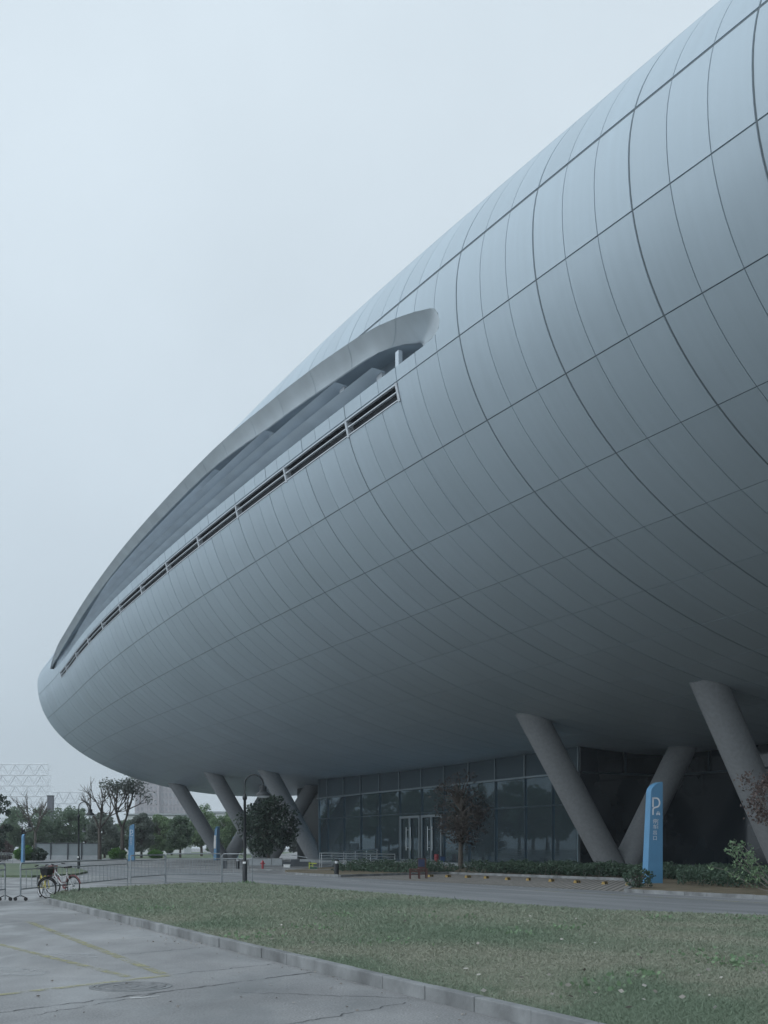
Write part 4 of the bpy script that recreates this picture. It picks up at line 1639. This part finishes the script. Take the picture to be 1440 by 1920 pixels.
barrier(G(-150, 1712), G(9.5, 1689), 1.12, 'steel barrier cut by the left edge of the photo, with casters at its end', 16, (True, True))
barrier(G(38.5, 1689), G(239, 1663.5), 1.13, 'long steel barrier on casters with two bicycles leaning behind its near end', 24, (True, False))
barrier(G(245, 1663), G(309, 1657), 1.28, 'short steel barrier panel right after the long one with casters', 9)
barrier(G(311, 1657), G(415, 1656), 1.33, 'closely barred steel barrier panel in the middle of the row, left of the nearest lamp', 20)
barrier(G(417, 1656), G(473, 1656.5), 1.32, 'last steel barrier panel of the row, behind the nearest street lamp', 7)
barrier(AT(-20, 118), AT(24, 112), 1.05, 'far low steel railing left of the bright clipped bush', 10)


# ------------------------------------------------------------------ bicycles
def bicycle(loc, rz, label, frame_m, fender_m, basket_m, steer, lean):
    t = thing('bicycle', label, 'bicycle', loc, rz, 'parked bicycles')
    t.rotation_euler = (lean, 0, rz)
    R = .325

    def wheel(cx, st):
        rot = rotz(st)
        a = np.linspace(0, 2 * PI, 33)[:-1]

        def ring(rr):
            return np.stack([rr * np.cos(a), 0 * a, rr * np.sin(a)], 1) @ rot.T + np.array([cx, 0, R])
        b_ = MB()
        b_.tube(ring(R - .02), .021, 6, closed=True)
        w = b_.build('wheel', M['rubber'], t, 60)
        b_ = MB()
        b_.tube(ring(R - .05), .011, 6, closed=True)
        b_.build('rim', M['chrome'], w, 60)
        b_ = MB()
        for k in range(14):
            an = k * 2 * PI / 14
            e_ = np.array([(R - .05) * math.cos(an), 0, (R - .05) * math.sin(an)]) @ rot.T + np.array([cx, 0, R])
            b_.tube([(cx, 0, R), e_], .0035, 3, caps=False)
        b_.tube([(np.array([0, -.05, 0]) @ rot.T) + [cx, 0, R], (np.array([0, .05, 0]) @ rot.T) + [cx, 0, R]], .028, 8)
        b_.build('spokes', M['chrome'], w)
        b_ = MB()
        aa = np.linspace(.35, 2.9, 12)
        p = np.stack([(R + .028) * np.cos(aa), 0 * aa, (R + .028) * np.sin(aa)], 1) @ rot.T + np.array([cx, 0, R])
        b_.tube(p, .024, 6)
        b_.build('mudguard', fender_m, t, 60)
    wheel(-.52, 0)
    wheel(.52, steer)
    b_ = MB()
    bb = np.array([-.08, 0, .30])
    seat, head, rear = np.array([-.23, 0, .78]), np.array([.36, 0, .80]), np.array([-.52, 0, R])
    hl = np.array([.40, 0, .66])
    b_.tube([bb, seat], .02, 8)
    b_.tube([bb, [.14, 0, .42], hl], .024, 8)
    b_.tube([seat + [0, 0, -.12], [.1, 0, .62], head], .018, 8)
    b_.tube([head + [-.01, 0, .05], hl], .026, 8)
    for s_ in (-.05, .05):
        b_.tube([bb + [0, s_ * .6, 0], rear + [0, s_, 0]], .012, 6)
        b_.tube([seat + [0, s_ * .3, -.08], rear + [0, s_, 0]], .011, 6)
    b_.build('frame', frame_m, t, 50)
    b_ = MB()
    rs = rotz(steer)
    for s_ in (-.055, .055):
        e_ = np.array([.0, s_, R]) + [.52, 0, 0]
        b_.tube([hl, hl + [.03, s_, -.06], e_], .013, 6)
    b_.build('fork', frame_m, t, 50)
    b_ = MB()
    g = np.array([.36, 0, .84])
    b_.tube([head, g + [0, 0, .16]], .016, 8)
    hb = [np.array(p) @ rs.T + g + [0, 0, .17] for p in ((-.18, -.29, .03), (-.06, -.26, .05), (.02, -.10, 0), (.02, .10, 0), (-.06, .26, .05), (-.18, .29, .03))]
    b_.tube(hb, .013, 8)
    b_.build('handlebar', M['chrome'], t, 50)
    b_ = MB()
    b_.tube([hb[0], hb[1]], .019, 8)
    b_.tube([hb[4], hb[5]], .019, 8)
    b_.build('grip', M['rubber'], t, 50)
    b_ = MB()
    b_.tube([seat, seat + [-.03, 0, .12]], .014, 8)
    b_.build('seat_post', M['chrome'], t, 50)
    b_ = MB()
    zt = .93
    b_.prism([(-.40, -.085, zt), (-.40, .085, zt), (-.30, .095, zt - .02), (-.12, .03, zt - .02), (-.08, 0, zt - .02), (-.12, -.03, zt - .02), (-.30, -.095, zt - .02)],
             [(-.41, -.08, zt + .06), (-.41, .08, zt + .06), (-.30, .09, zt + .045), (-.12, .025, zt + .035), (-.07, 0, zt + .03), (-.12, -.025, zt + .035), (-.30, -.09, zt + .045)])
    b_.build('saddle', M['black_plastic'], t, bevel=.015)
    b_ = MB()
    o_ = np.array([.56, 0, .86])
    lo4 = [o_ + np.array(p) @ rs.T for p in ((-.12, -.13, -.12), (.09, -.13, -.12), (.09, .13, -.12), (-.12, .13, -.12))]
    hi4 = [o_ + np.array(p) @ rs.T for p in ((-.14, -.17, .12), (.15, -.17, .12), (.15, .17, .12), (-.14, .17, .12))]
    for i in range(4):
        j = (i + 1) % 4
        for t_ in (0, .33, .66, 1):
            p0 = lo4[i] + (hi4[i] - lo4[i]) * t_
            p1 = lo4[j] + (hi4[j] - lo4[j]) * t_
            b_.tube([p0, p1], .007 if t_ < 1 else .011, 4)
        for u in np.linspace(0, .9, 7):
            b_.tube([lo4[i] + (lo4[j] - lo4[i]) * u, hi4[i] + (hi4[j] - hi4[i]) * u], .006, 4)
    b_.add(lo4, [(0, 1, 2, 3)])
    b_.add([p * .999 + (np.array(lo4).mean(0)) * .001 for p in lo4] + [lo4[k] + (hi4[k] - lo4[k]) * .82 for k in range(4)], [(0, 1, 5, 4), (1, 2, 6, 5), (2, 3, 7, 6), (3, 0, 4, 7)])
    b_.build('basket', basket_m, t)
    b_ = MB()
    b_.tube([bb + [0, -.03, 0], bb + [0, .03, 0]], .085, 16)
    b_.tube([bb + [0, -.06, 0], bb + [.06, -.06, -.15]], .01, 5)
    b_.tube([bb + [0, .06, 0], bb + [-.06, .06, .15]], .01, 5)
    b_.box(bb + np.array([.06, -.11, -.15]), (.08, .09, .022))
    b_.box(bb + np.array([-.06, .11, .15]), (.08, .09, .022))
    b_.build('crank', M['chrome'] if fender_m is not M['bike_red'] else M['bike_red'], t, 50)
    b_ = MB()
    b_.tube([(-.45, .05, .30), (-.40, .20, .0)], .01, 6)
    b_.build('kickstand', M['chrome'], t)
    return t


g1, g2 = G(81, 1684), G(112, 1679)
bicycle(g1 + np.array([0, .1, 0]), -1.05, 'black and yellow bicycle with its front wheel turned, behind the long barrier', M['bike_yellow'], M['rubber'], M['black_plastic'], .75, .05)
bicycle(g2 + np.array([.05, .25, 0]), 2.55, 'red and white bicycle with a red basket parked right of the yellow one', M['bike_white'], M['bike_red'], M['bike_red'], .2, -.05)

# ------------------------------------------------------------------ small things near the hall
GB = 'black bollard lights'


def bollard(loc, label, h):
    t = thing('bollard_light', label, 'bollard', loc, 0, GB)
    b_ = MB()
    b_.lathe([(.13, -.05), (.13, h * .72), (.105, h * .73)], 20)
    b_.build('post', M['black_metal'], t, 40)
    b_ = MB()
    b_.lathe([(.10, h * .73), (.10, h * .90)], 20)
    b_.build('diffuser', M['lamp_glass'], t, 40)
    b_ = MB()
    b_.lathe([(.13, h * .90), (.13, h * .97), (.06, h), (.01, h)], 20)
    b_.build('cap', M['black_metal'], t, 40)


bollard(G(631, 1640, .1), 'black bollard light with a pale head in the planting bed, before the ramp railing', .86)
bollard(G(446, 1629), 'black bollard light seen behind the barrier, just left of the nearest street lamp', .80)

hy = thing('fire_hydrant', 'red fire hydrant before the white planter wall under the hull', 'hydrant', G(492.5, 1631))
b = MB()
b.lathe([(.13, 0), (.13, .05), (.085, .07), (.085, .42), (.11, .44), (.11, .50), (.09, .52), (.085, .60), (.05, .66), (.02, .69)], 18)
b.build('barrel', M['red'], hy, 40)
for sx in (-1, 1):
    b = MB()
    b.tube([(sx * .08, 0, .46), (sx * .17, 0, .46)], .05, 12)
    b.build('outlet', M['red'], hy, 40)
b = MB()
b.box((0, 0, .71), (.05, .05, .05))
b.build('stem_nut', M['black_metal'], hy)

pw = thing('planter_wall', 'low white planter wall at the foot of the dark rounded tree', 'wall', G(498, 1623))
b = MB()
b.box((-.5, .4, .32), (2.0, .25, .64))
b.box((1.0, .3, .32), (.9, .25, .64))
b.build('wall', M['low_wall'], pw, bevel=.02)
b = MB()
b.box((-.5, .4, .66), (2.06, .3, .04))
b.box((1.0, .3, .66), (.96, .3, .04))
b.build('coping', M['kerb'], pw)
ub = thing('utility_box', 'grey green utility cabinet behind the barrier, left of a bollard', 'cabinet', G(421, 1628.5))
b = MB()
b.box((0, 0, .31), (.36, .3, .62))
b.build('body', M['leaf_cab'] if 'leaf_cab' in M else M['hoarding_post'], ub, bevel=.01)
b = MB()
b.box((0, 0, .635), (.40, .34, .03))
b.build('lid', M['low_wall'], ub)
tb = thing('concrete_bench', 'dark stone block with a tilted pale board under the hull beside the slanted column', 'bench', G(556, 1624.5))
b = MB()
b.box((0, .3, .2), (2.4, .9, .4))
b.box((-.1, .1, .5), (.7, .5, .22))
b.build('block', M['hoarding_post'], tb, bevel=.02)
b = MB()
b.box((.25, .1, .86), (1.35, .7, .05), np.array([[math.cos(-.16), 0, -math.sin(-.16)], [0, 1, 0], [math.sin(-.16), 0, math.cos(-.16)]]))
b.build('board', M['low_wall'], tb)
wb = thing('white_box', 'small white box on the ground beside the stone block with the board', 'box', G(538, 1627))
b = MB()
b.box((0, 0, .13), (.52, .35, .24))
b.build('body', M['paper'], wb, bevel=.01)
b = MB()
b.box((0, 0, .262), (.56, .39, .03))
b.build('lid', M['white_building'], wb)
yc = thing('hand_trolley', 'little yellow and green hand trolley on the pavement right of the slanted column', 'trolley', G(584, 1631.5))
b = MB()
for x in (-.16, .10):
    b.tube([(x, 0, .06), (x, .05, .52)], .03, 6)
b.tube([(-.2, .03, .50), (.36, .03, .47)], .045, 6)
b.tube([(-.2, .03, .30), (.12, .03, .30)], .03, 6)
b.build('frame', M['lime'], yc)
b = MB()
b.box((.16, 0, .14), (.46, .28, .14), taper=(1.15, 1.1))
b.build('tray', M['green_plastic'], yc)
for x in (-.1, .3):
    b = MB()
    b.tube([(x, -.17, .06), (x, -.13, .06)], .06, 10)
    b.build('wheel', M['rubber'], yc)

ex = thing('red_barrel', 'red ribbed barrel standing on the plinth right of the glass doors', 'barrel', fac(fac_s(835), -.9, .33))
b = MB()
b.lathe([(.20, 0), (.21, .02), (.20, .22), (.215, .24), (.20, .26), (.20, .46), (.215, .48), (.20, .5), (.20, .68), (.21, .70), (.17, .705), (.02, .70)], 20)
b.build('body', M['red'], ex, 40)
b = MB()
b.lathe([(.05, .70), (.05, .76), (.02, .77)], 10)
b.build('cap', M['black_plastic'], ex)
bx = thing('blue_bin', 'small dark blue bin right of the red barrel', 'bin', fac(fac_s(846), -.9, .33))
b = MB()
b.box((0, 0, .25), (.34, .34, .5), taper=(1.15, 1.15))
b.build('body', mat('dark blue plastic', (.02, .06, .16), .5), bx, bevel=.01)
b = MB()
b.box((0, 0, .52), (.42, .42, .04))
b.build('rim', M['black_plastic'], bx)


def chair(loc, rz, label, back):
    t = thing('wooden_chair' if back else 'wooden_stool', label, 'chair' if back else 'stool', loc, rz)
    w, d_, sh_ = (.42, .42, .50) if back else (.52, .36, .50)
    b_ = MB()
    b_.box((0, 0, sh_), (w + .04, d_ + .04, .05))
    b_.build('seat', M['red_wood'], t, bevel=.01)
    for x in (-1, 1):
        for y in (-1, 1):
            b_ = MB()
            top = sh_ - .02 if not (back and y > 0) else 1.04
            b_.box((x * (w / 2 - .02), y * (d_ / 2 - .02), top / 2), (.05, .05, top))
            b_.build('leg', M['red_wood'], t)
    b_ = MB()
    b_.box((0, -d_ / 2 + .02, .40), (w - .1, .03, .07))
    b_.box((0, d_ / 2 - .02, .22), (w - .1, .03, .04))
    b_.build('stretcher', M['red_wood'], t)
    if back:
        b_ = MB()
        b_.box((0, d_ / 2 - .02, .99), (w - .1, .035, .10))
        for x in (-.11, -.04, .04, .11):
            b_.box((x, d_ / 2 - .02, .74), (.035, .025, .42))
        b_.box((0, d_ / 2 - .02, .56), (w - .1, .03, .05))
        b_.build('backrest', M['red_wood'], t)
        b_ = MB()
        b_.box((-.04, d_ / 2 - .07, .80), (.34, .03, .38))
        b_.build('cloth', M['navy'], t)
    return t


chair(G(792.5, 1647), .15, 'reddish brown wooden chair with a cloth over its back, before the hedge', True)
chair(G(777.5, 1648), .1, 'low reddish brown wooden stool left of the wooden chair', False)

ws = thing('wheel_stop', 'x', 'wheel stop', (0, 0, 0), 0, 'yellow and black wheel stops along the parking bay')
for k in range(5):
    b = MB()
    x0 = -.30 + k * .12
    b.prism([(x0, -.075, .0), (x0 + .118, -.075, .0), (x0 + .118, .075, .0), (x0, .075, .0)], [(x0, -.045, .12), (x0 + .118, -.045, .12), (x0 + .118, .045, .12), (x0, .045, .12)])
    b.build('black_band' if k % 2 else 'yellow_band', M['rubber'] if k % 2 else M['yellow'], ws)
ordn = ['first', 'second', 'third', 'fourth', 'fifth', 'sixth', 'seventh', 'eighth', 'ninth', 'tenth']
WSP = [(807.5, 1644.3), (840.5, 1644.8), (877.5, 1646), (912, 1647.3), (952, 1650), (991, 1651.2), (1034, 1653.3), (1082, 1655.8), (1134, 1658.3), (1178, 1660)]
SAX = math.atan2(CA, -SA)
for i, (px, py) in enumerate(WSP):
    lab = ordn[i] + ' yellow and black wheel stop counted from the wooden chair'
    p = G(px, py)
    p[2] = .008
    if i == 0:
        ws.location = p
        ws.rotation_euler = (0, 0, SAX + PI / 2 * 0 - .9)
        ws['label'] = lab
    else:
        dup(ws, p, SAX - .9 + rng.normal(0, .08), lab)

# ramp railings
def railing(a, c, za, zc, label):
    t = thing('handrail', label, 'railing', (*a[:2], 0), 0, 'stainless ramp railings')
    a, c = np.array(a), np.array(c)
    v = c - a
    b_ = MB()
    for k, f in enumerate((1.0, .80, .60, .42, .24)):
        p0, p1 = np.array([0, 0, za + f * 1.05]), np.array([v[0], v[1], zc + f * 1.05])
        b_.tube([p0, p1], .045 if k == 0 else .030, 6)
    b_.build('rails', M['stainless'], t, 40)
    n = max(2, int(np.linalg.norm(v[:2]) / 1.6))
    for i in range(n + 1):
        f = i / n
        p = np.array([v[0] * f, v[1] * f, za + (zc - za) * f])
        b_ = MB()
        b_.tube([p + [0, 0, -za - (zc - za) * f], p + [0, 0, 1.05]], .024, 6)
        b_.build('post', M['stainless'], t, 40)
    return t


ra, rb, rc = W(81, 38.9), W(85.6, 46.6), W(78.2, 44.2)
railing(ra, rb, .12, .42, 'stainless ramp railing rising to the right toward the glass wall')
railing(ra + np.array([.15, -.2, 0]), rc, .12, .02, 'lower stainless railing of the ramp, sloping down to the right, behind the black bollard')
rp = thing('ramp', 'grey stone access ramp between the stainless railings', 'ramp', (*ra[:2], 0))
b = MB()
P4 = [ra - ra, rb - ra, rb - ra + np.array([1.6, .9, 0]), ra - ra + np.array([1.6, .9, 0])]
b.prism(P4, [P4[0] + [0, 0, .12], P4[1] + [0, 0, .40], P4[2] + [0, 0, .40], P4[3] + [0, 0, .12]])
b.build('deck', M['stone_plinth'], rp)

# ------------------------------------------------------------------ background: hoarding, buildings
hd = thing('hoarding', 'grey sheet hoarding on dark posts behind the street lamp on the grass island', 'fence', AT(66, 150))
x0, x1 = 0.0, (186 - 66) * 150 / F
b = MB()
b.box(((x0 + x1) / 2, .05, 1.35), (x1, .04, 1.55))
b.build('sheet', M['hoarding'], hd)
b = MB()
b.box(((x0 + x1) / 2, 0, .3), (x1, .12, .55))
b.build('base', M['low_wall'], hd)
b = MB()
b.box(((x0 + x1) / 2, -.02, 2.2), (x1 + .1, .14, .12))
b.build('top_rail', M['hoarding_post'], hd)
for px in (67, 95, 127, 153, 184):
    b = MB()
    b.box(((px - 66) * 150 / F, -.05, 1.1), (.14, .14, 2.25))
    b.build('post', M['hoarding_post'], hd)


def lattice(name, label, px0, px1, y, top, rowh, side, rz=0.0):
    w = (px1 - px0) * y / F
    h = ht(top, y)
    t = thing(name, label, 'building', AT(px0, y), rz)
    b_ = MB()
    n = max(1, int(round(h / rowh)))
    rh = h / n
    for k in range(n + 1):
        b_.tube([(0, 0, k * rh), (w, 0, k * rh)], .50, 5)
    b_.tube([(0, 0, 0), (0, 0, h)], .30, 5)
    b_.tube([(w, 0, 0), (w, 0, h)], .30, 5)
    m_ = max(1, int(round(w / side)))
    sx = w / m_
    for k in range(n):
        z0_, z1_ = k * rh, (k + 1) * rh
        for i in range(m_):
            off = 0 if k % 2 == 0 else .0
            b_.tube([(i * sx, 0, z0_), ((i + .5) * sx, 0, z1_)], .55, 4)
            b_.tube([((i + .5) * sx, 0, z1_), ((i + 1) * sx, 0, z0_)], .55, 4)
    b_.build('truss', M['lattice_bar'], t)
    b_ = MB()
    for k in range(n):
        b_.tube([(0, 9, (k + .5) * rh), (w, 9, (k + .5) * rh)], .22, 4)
        for i in range(m_):
            b_.tube([((i + .5) * sx, 9, k * rh), ((i + 1) * sx, 9, (k + 1) * rh)], .2, 4)
            b_.tube([((i + .5) * sx, 9, k * rh), (i * sx, 9, (k + 1) * rh)], .2, 4)
    b_.build('rear_truss', M['lattice_bar'], t)
    b_ = MB()
    for k in range(n):
        b_.box((w / 2, 10.5, k * rh + .25), (w - 1, 2.4, .5))
    b_.build('gallery', M['lattice_panel'], t)
    return t


lattice('lattice_building', 'large white building behind a triangular steel lattice screen, at the left edge', -80, 90, 900, 1433, 9.1, 11.0, 0)
lattice('lattice_building', 'smaller lower white lattice screen building right of the dark grey shaft', 99, 163, 930, 1485, 8.8, 10.4, 0)
ch = thing('chimney_shaft', 'short dark grey shaft between the two lattice screen buildings', 'chimney', AT(95, 300))
b = MB()
hh = ht(1493, 300)
b.box((0, 0, hh / 2), (1.45, 1.45, hh))
b.build('shaft', M['chimney'], ch)
b = MB()
b.box((0, 0, hh + .1), (1.65, 1.65, .25))
b.build('cap', M['hoarding_post'], ch)

tw = thing('tower_block', 'tall pinkish grey apartment tower rising behind the hull end', 'building', AT(252.5, 480 * 2.2))
tw.scale = (2.2, 2.2, 2.2)
wt, htw = 92 * 480 / F, 52.0
b = MB()
b.box((wt * .24, 6, htw / 2), (wt * .48, 12, htw))
b.box((wt * .74, 9, htw / 2), (wt * .52, 14, htw))
b.build('wall', M['tower_wall'], tw)
for seg, (xa, xb, yf, n) in enumerate(((.02, .47, 0, 5), (.51, .98, 2, 6))):
    for k in range(n):
        x = wt * (xa + (xb - xa) * (k + .5) / n)
        b = MB()
        for fl_ in range(16):
            b.box((x, yf - .05, 2 + fl_ * 3.05), (wt * (xb - xa) / n * .48, .3, 1.5))
        b.build('window_strip', M['tower_window'], tw)
        b = MB()
        for fl_ in range(16):
            b.box((x, yf - .35, .95 + fl_ * 3.05), (wt * (xb - xa) / n * .62, .7, .35))
        b.build('balcony_strip', M['tower_wall'], tw)
for x in (wt * .245, wt * .485):
    b = MB()
    b.box((x, -.05, htw / 2), (.5, .5, htw))
    b.build('rib', M['tower_wall'], tw)

lb = thing('low_building', 'low white flat roofed building behind the trees at the foot of the tower', 'building', AT(236, 265))
wl = (345 - 236) * 265 / F
b = MB()
b.box((wl / 2, 5, 4.6), (wl, 10, 9.2))
b.build('wall', M['white_building'], lb)
b = MB()
b.box((wl / 2, 5, 9.45), (wl + .8, 10.8, .35))
b.build('roof', M['low_wall'], lb)
for k in range(5):
    b = MB()
    b.box((wl * (k + .5) / 5, -.02, 6.2), (1.6, .2, 1.6))
    b.build('window', M['tower_window'], lb)
lb2 = thing('low_building', 'white low building glimpsed between the slanted columns behind the green trees', 'building', AT(388, 285))
wl = (520 - 388) * 285 / F
b = MB()
b.box((wl / 2, 5, 5.2), (wl, 10, 10.4))
b.build('wall', M['white_building'], lb2)
b = MB()
b.box((wl / 2, 5, 10.6), (wl + .8, 10.8, .4))
b.build('roof', M['low_wall'], lb2)
for k in range(6):
    b = MB()
    b.box((wl * (k + .5) / 6, -.02, 7.8), (1.6, .2, 1.5))
    b.build('window', M['tower_window'], lb2)

# ------------------------------------------------------------------ haze
HAZE = 0.00038
if HAZE:
    b = MB()
    b.box((0, 700, 74), (2600, 1600, 150))
    m, nt, N, L, bs = new_mat('thin pale haze')
    N.remove(bs)
    pv = N.new('ShaderNodeVolumePrincipled')
    pv.inputs['Density'].default_value = HAZE
    pv.inputs['Color'].default_value = (0.86, 0.92, 0.97, 1)
    pv.inputs['Anisotropy'].default_value = 0.0
    L.new(pv.outputs[0], N['Material Output'].inputs['Volume'])
    tag(b.build('haze', m), kind='stuff')

# ------------------------------------------------------------------ light and sky
SUN_EL, SUN_AZ = rad(30), rad(240)       # high, soft, from behind the camera and to the left (clockwise from +Y)
w = bpy.data.worlds.new('World')
bpy.context.scene.world = w
w.use_nodes = True
nt = w.node_tree
N, L = nt.nodes, nt.links
bg = N['Background']
sky = N.new('ShaderNodeTexSky')
sky.sky_type = 'NISHITA'
sky.sun_disc = False
sky.sun_elevation = SUN_EL
sky.sun_rotation = SUN_AZ
L.new(sky.outputs[0], bg.inputs['Color'])
bg.inputs['Strength'].default_value = 0.06
# the overcast: an even pale cloud deck, a little brighter overhead
tc = N.new('ShaderNodeTexCoord')
sx = N.new('ShaderNodeSeparateXYZ')
L.new(tc.outputs['Generated'], sx.inputs[0])
cr_ = N.new('ShaderNodeValToRGB')
e = cr_.color_ramp.elements
e[0].position, e[0].color = 0.0, (0.595, 0.70, 0.79, 1)
e[1].position, e[1].color = 0.55, (0.745, 0.85, 0.93, 1)
L.new(sx.outputs['Z'], cr_.inputs[0])
nz = N.new('ShaderNodeTexNoise')
nz.inputs['Scale'].default_value = 2.2
nz.inputs['Detail'].default_value = 4
L.new(tc.outputs['Generated'], nz.inputs['Vector'])
mr = N.new('ShaderNodeMapRange')
mr.inputs['From Min'].default_value = .3
mr.inputs['From Max'].default_value = .7
mr.inputs['To Min'].default_value = .92
mr.inputs['To Max'].default_value = 1.08
L.new(nz.outputs['Fac'], mr.inputs[0])
sc_ = N.new('ShaderNodeVectorMath')
sc_.operation = 'SCALE'
L.new(cr_.outputs[0], sc_.inputs[0])
L.new(mr.outputs[0], sc_.inputs['Scale'])
bg2 = N.new('ShaderNodeBackground')
L.new(sc_.outputs[0], bg2.inputs['Color'])
bg2.inputs['Strength'].default_value = 0.90
mx = N.new('ShaderNodeMixShader')
mx.inputs[0].default_value = 0.9
L.new(bg.outputs[0], mx.inputs[1])
L.new(bg2.outputs[0], mx.inputs[2])
L.new(mx.outputs[0], N['World Output'].inputs['Surface'])

sd = bpy.data.lights.new('sun', 'SUN')
sd.energy = 1.5
sd.angle = rad(95)
sd.color = (0.93, 0.97, 1.0)
so = bpy.data.objects.new('sun', sd)
C.objects.link(so)
so.rotation_euler = (PI / 2 - SUN_EL, 0, PI - SUN_AZ)
so.location = (0, 0, 90)

# ------------------------------------------------------------------ camera
cd = bpy.data.cameras.new('camera')
co = bpy.data.objects.new('camera', cd)
C.objects.link(co)
co.location = (0, 0, CAMH)
co.rotation_euler = (PI / 2, 0, 0)
cd.sensor_fit = 'HORIZONTAL'
cd.sensor_width = 24
cd.lens = 24 * F / 1440
cd.shift_y = (HZ - 960) / 1440
cd.clip_start = .1
cd.clip_end = 4000
sc = bpy.context.scene
sc.camera = co
sc.view_settings.view_transform = 'Standard'
sc.view_settings.look = 'None'
sc.view_settings.exposure = 0.17
sc.view_settings.gamma = 1
sc.cycles.max_bounces = 8
sc.cycles.transparent_max_bounces = 12
sc.cycles.use_denoising = True
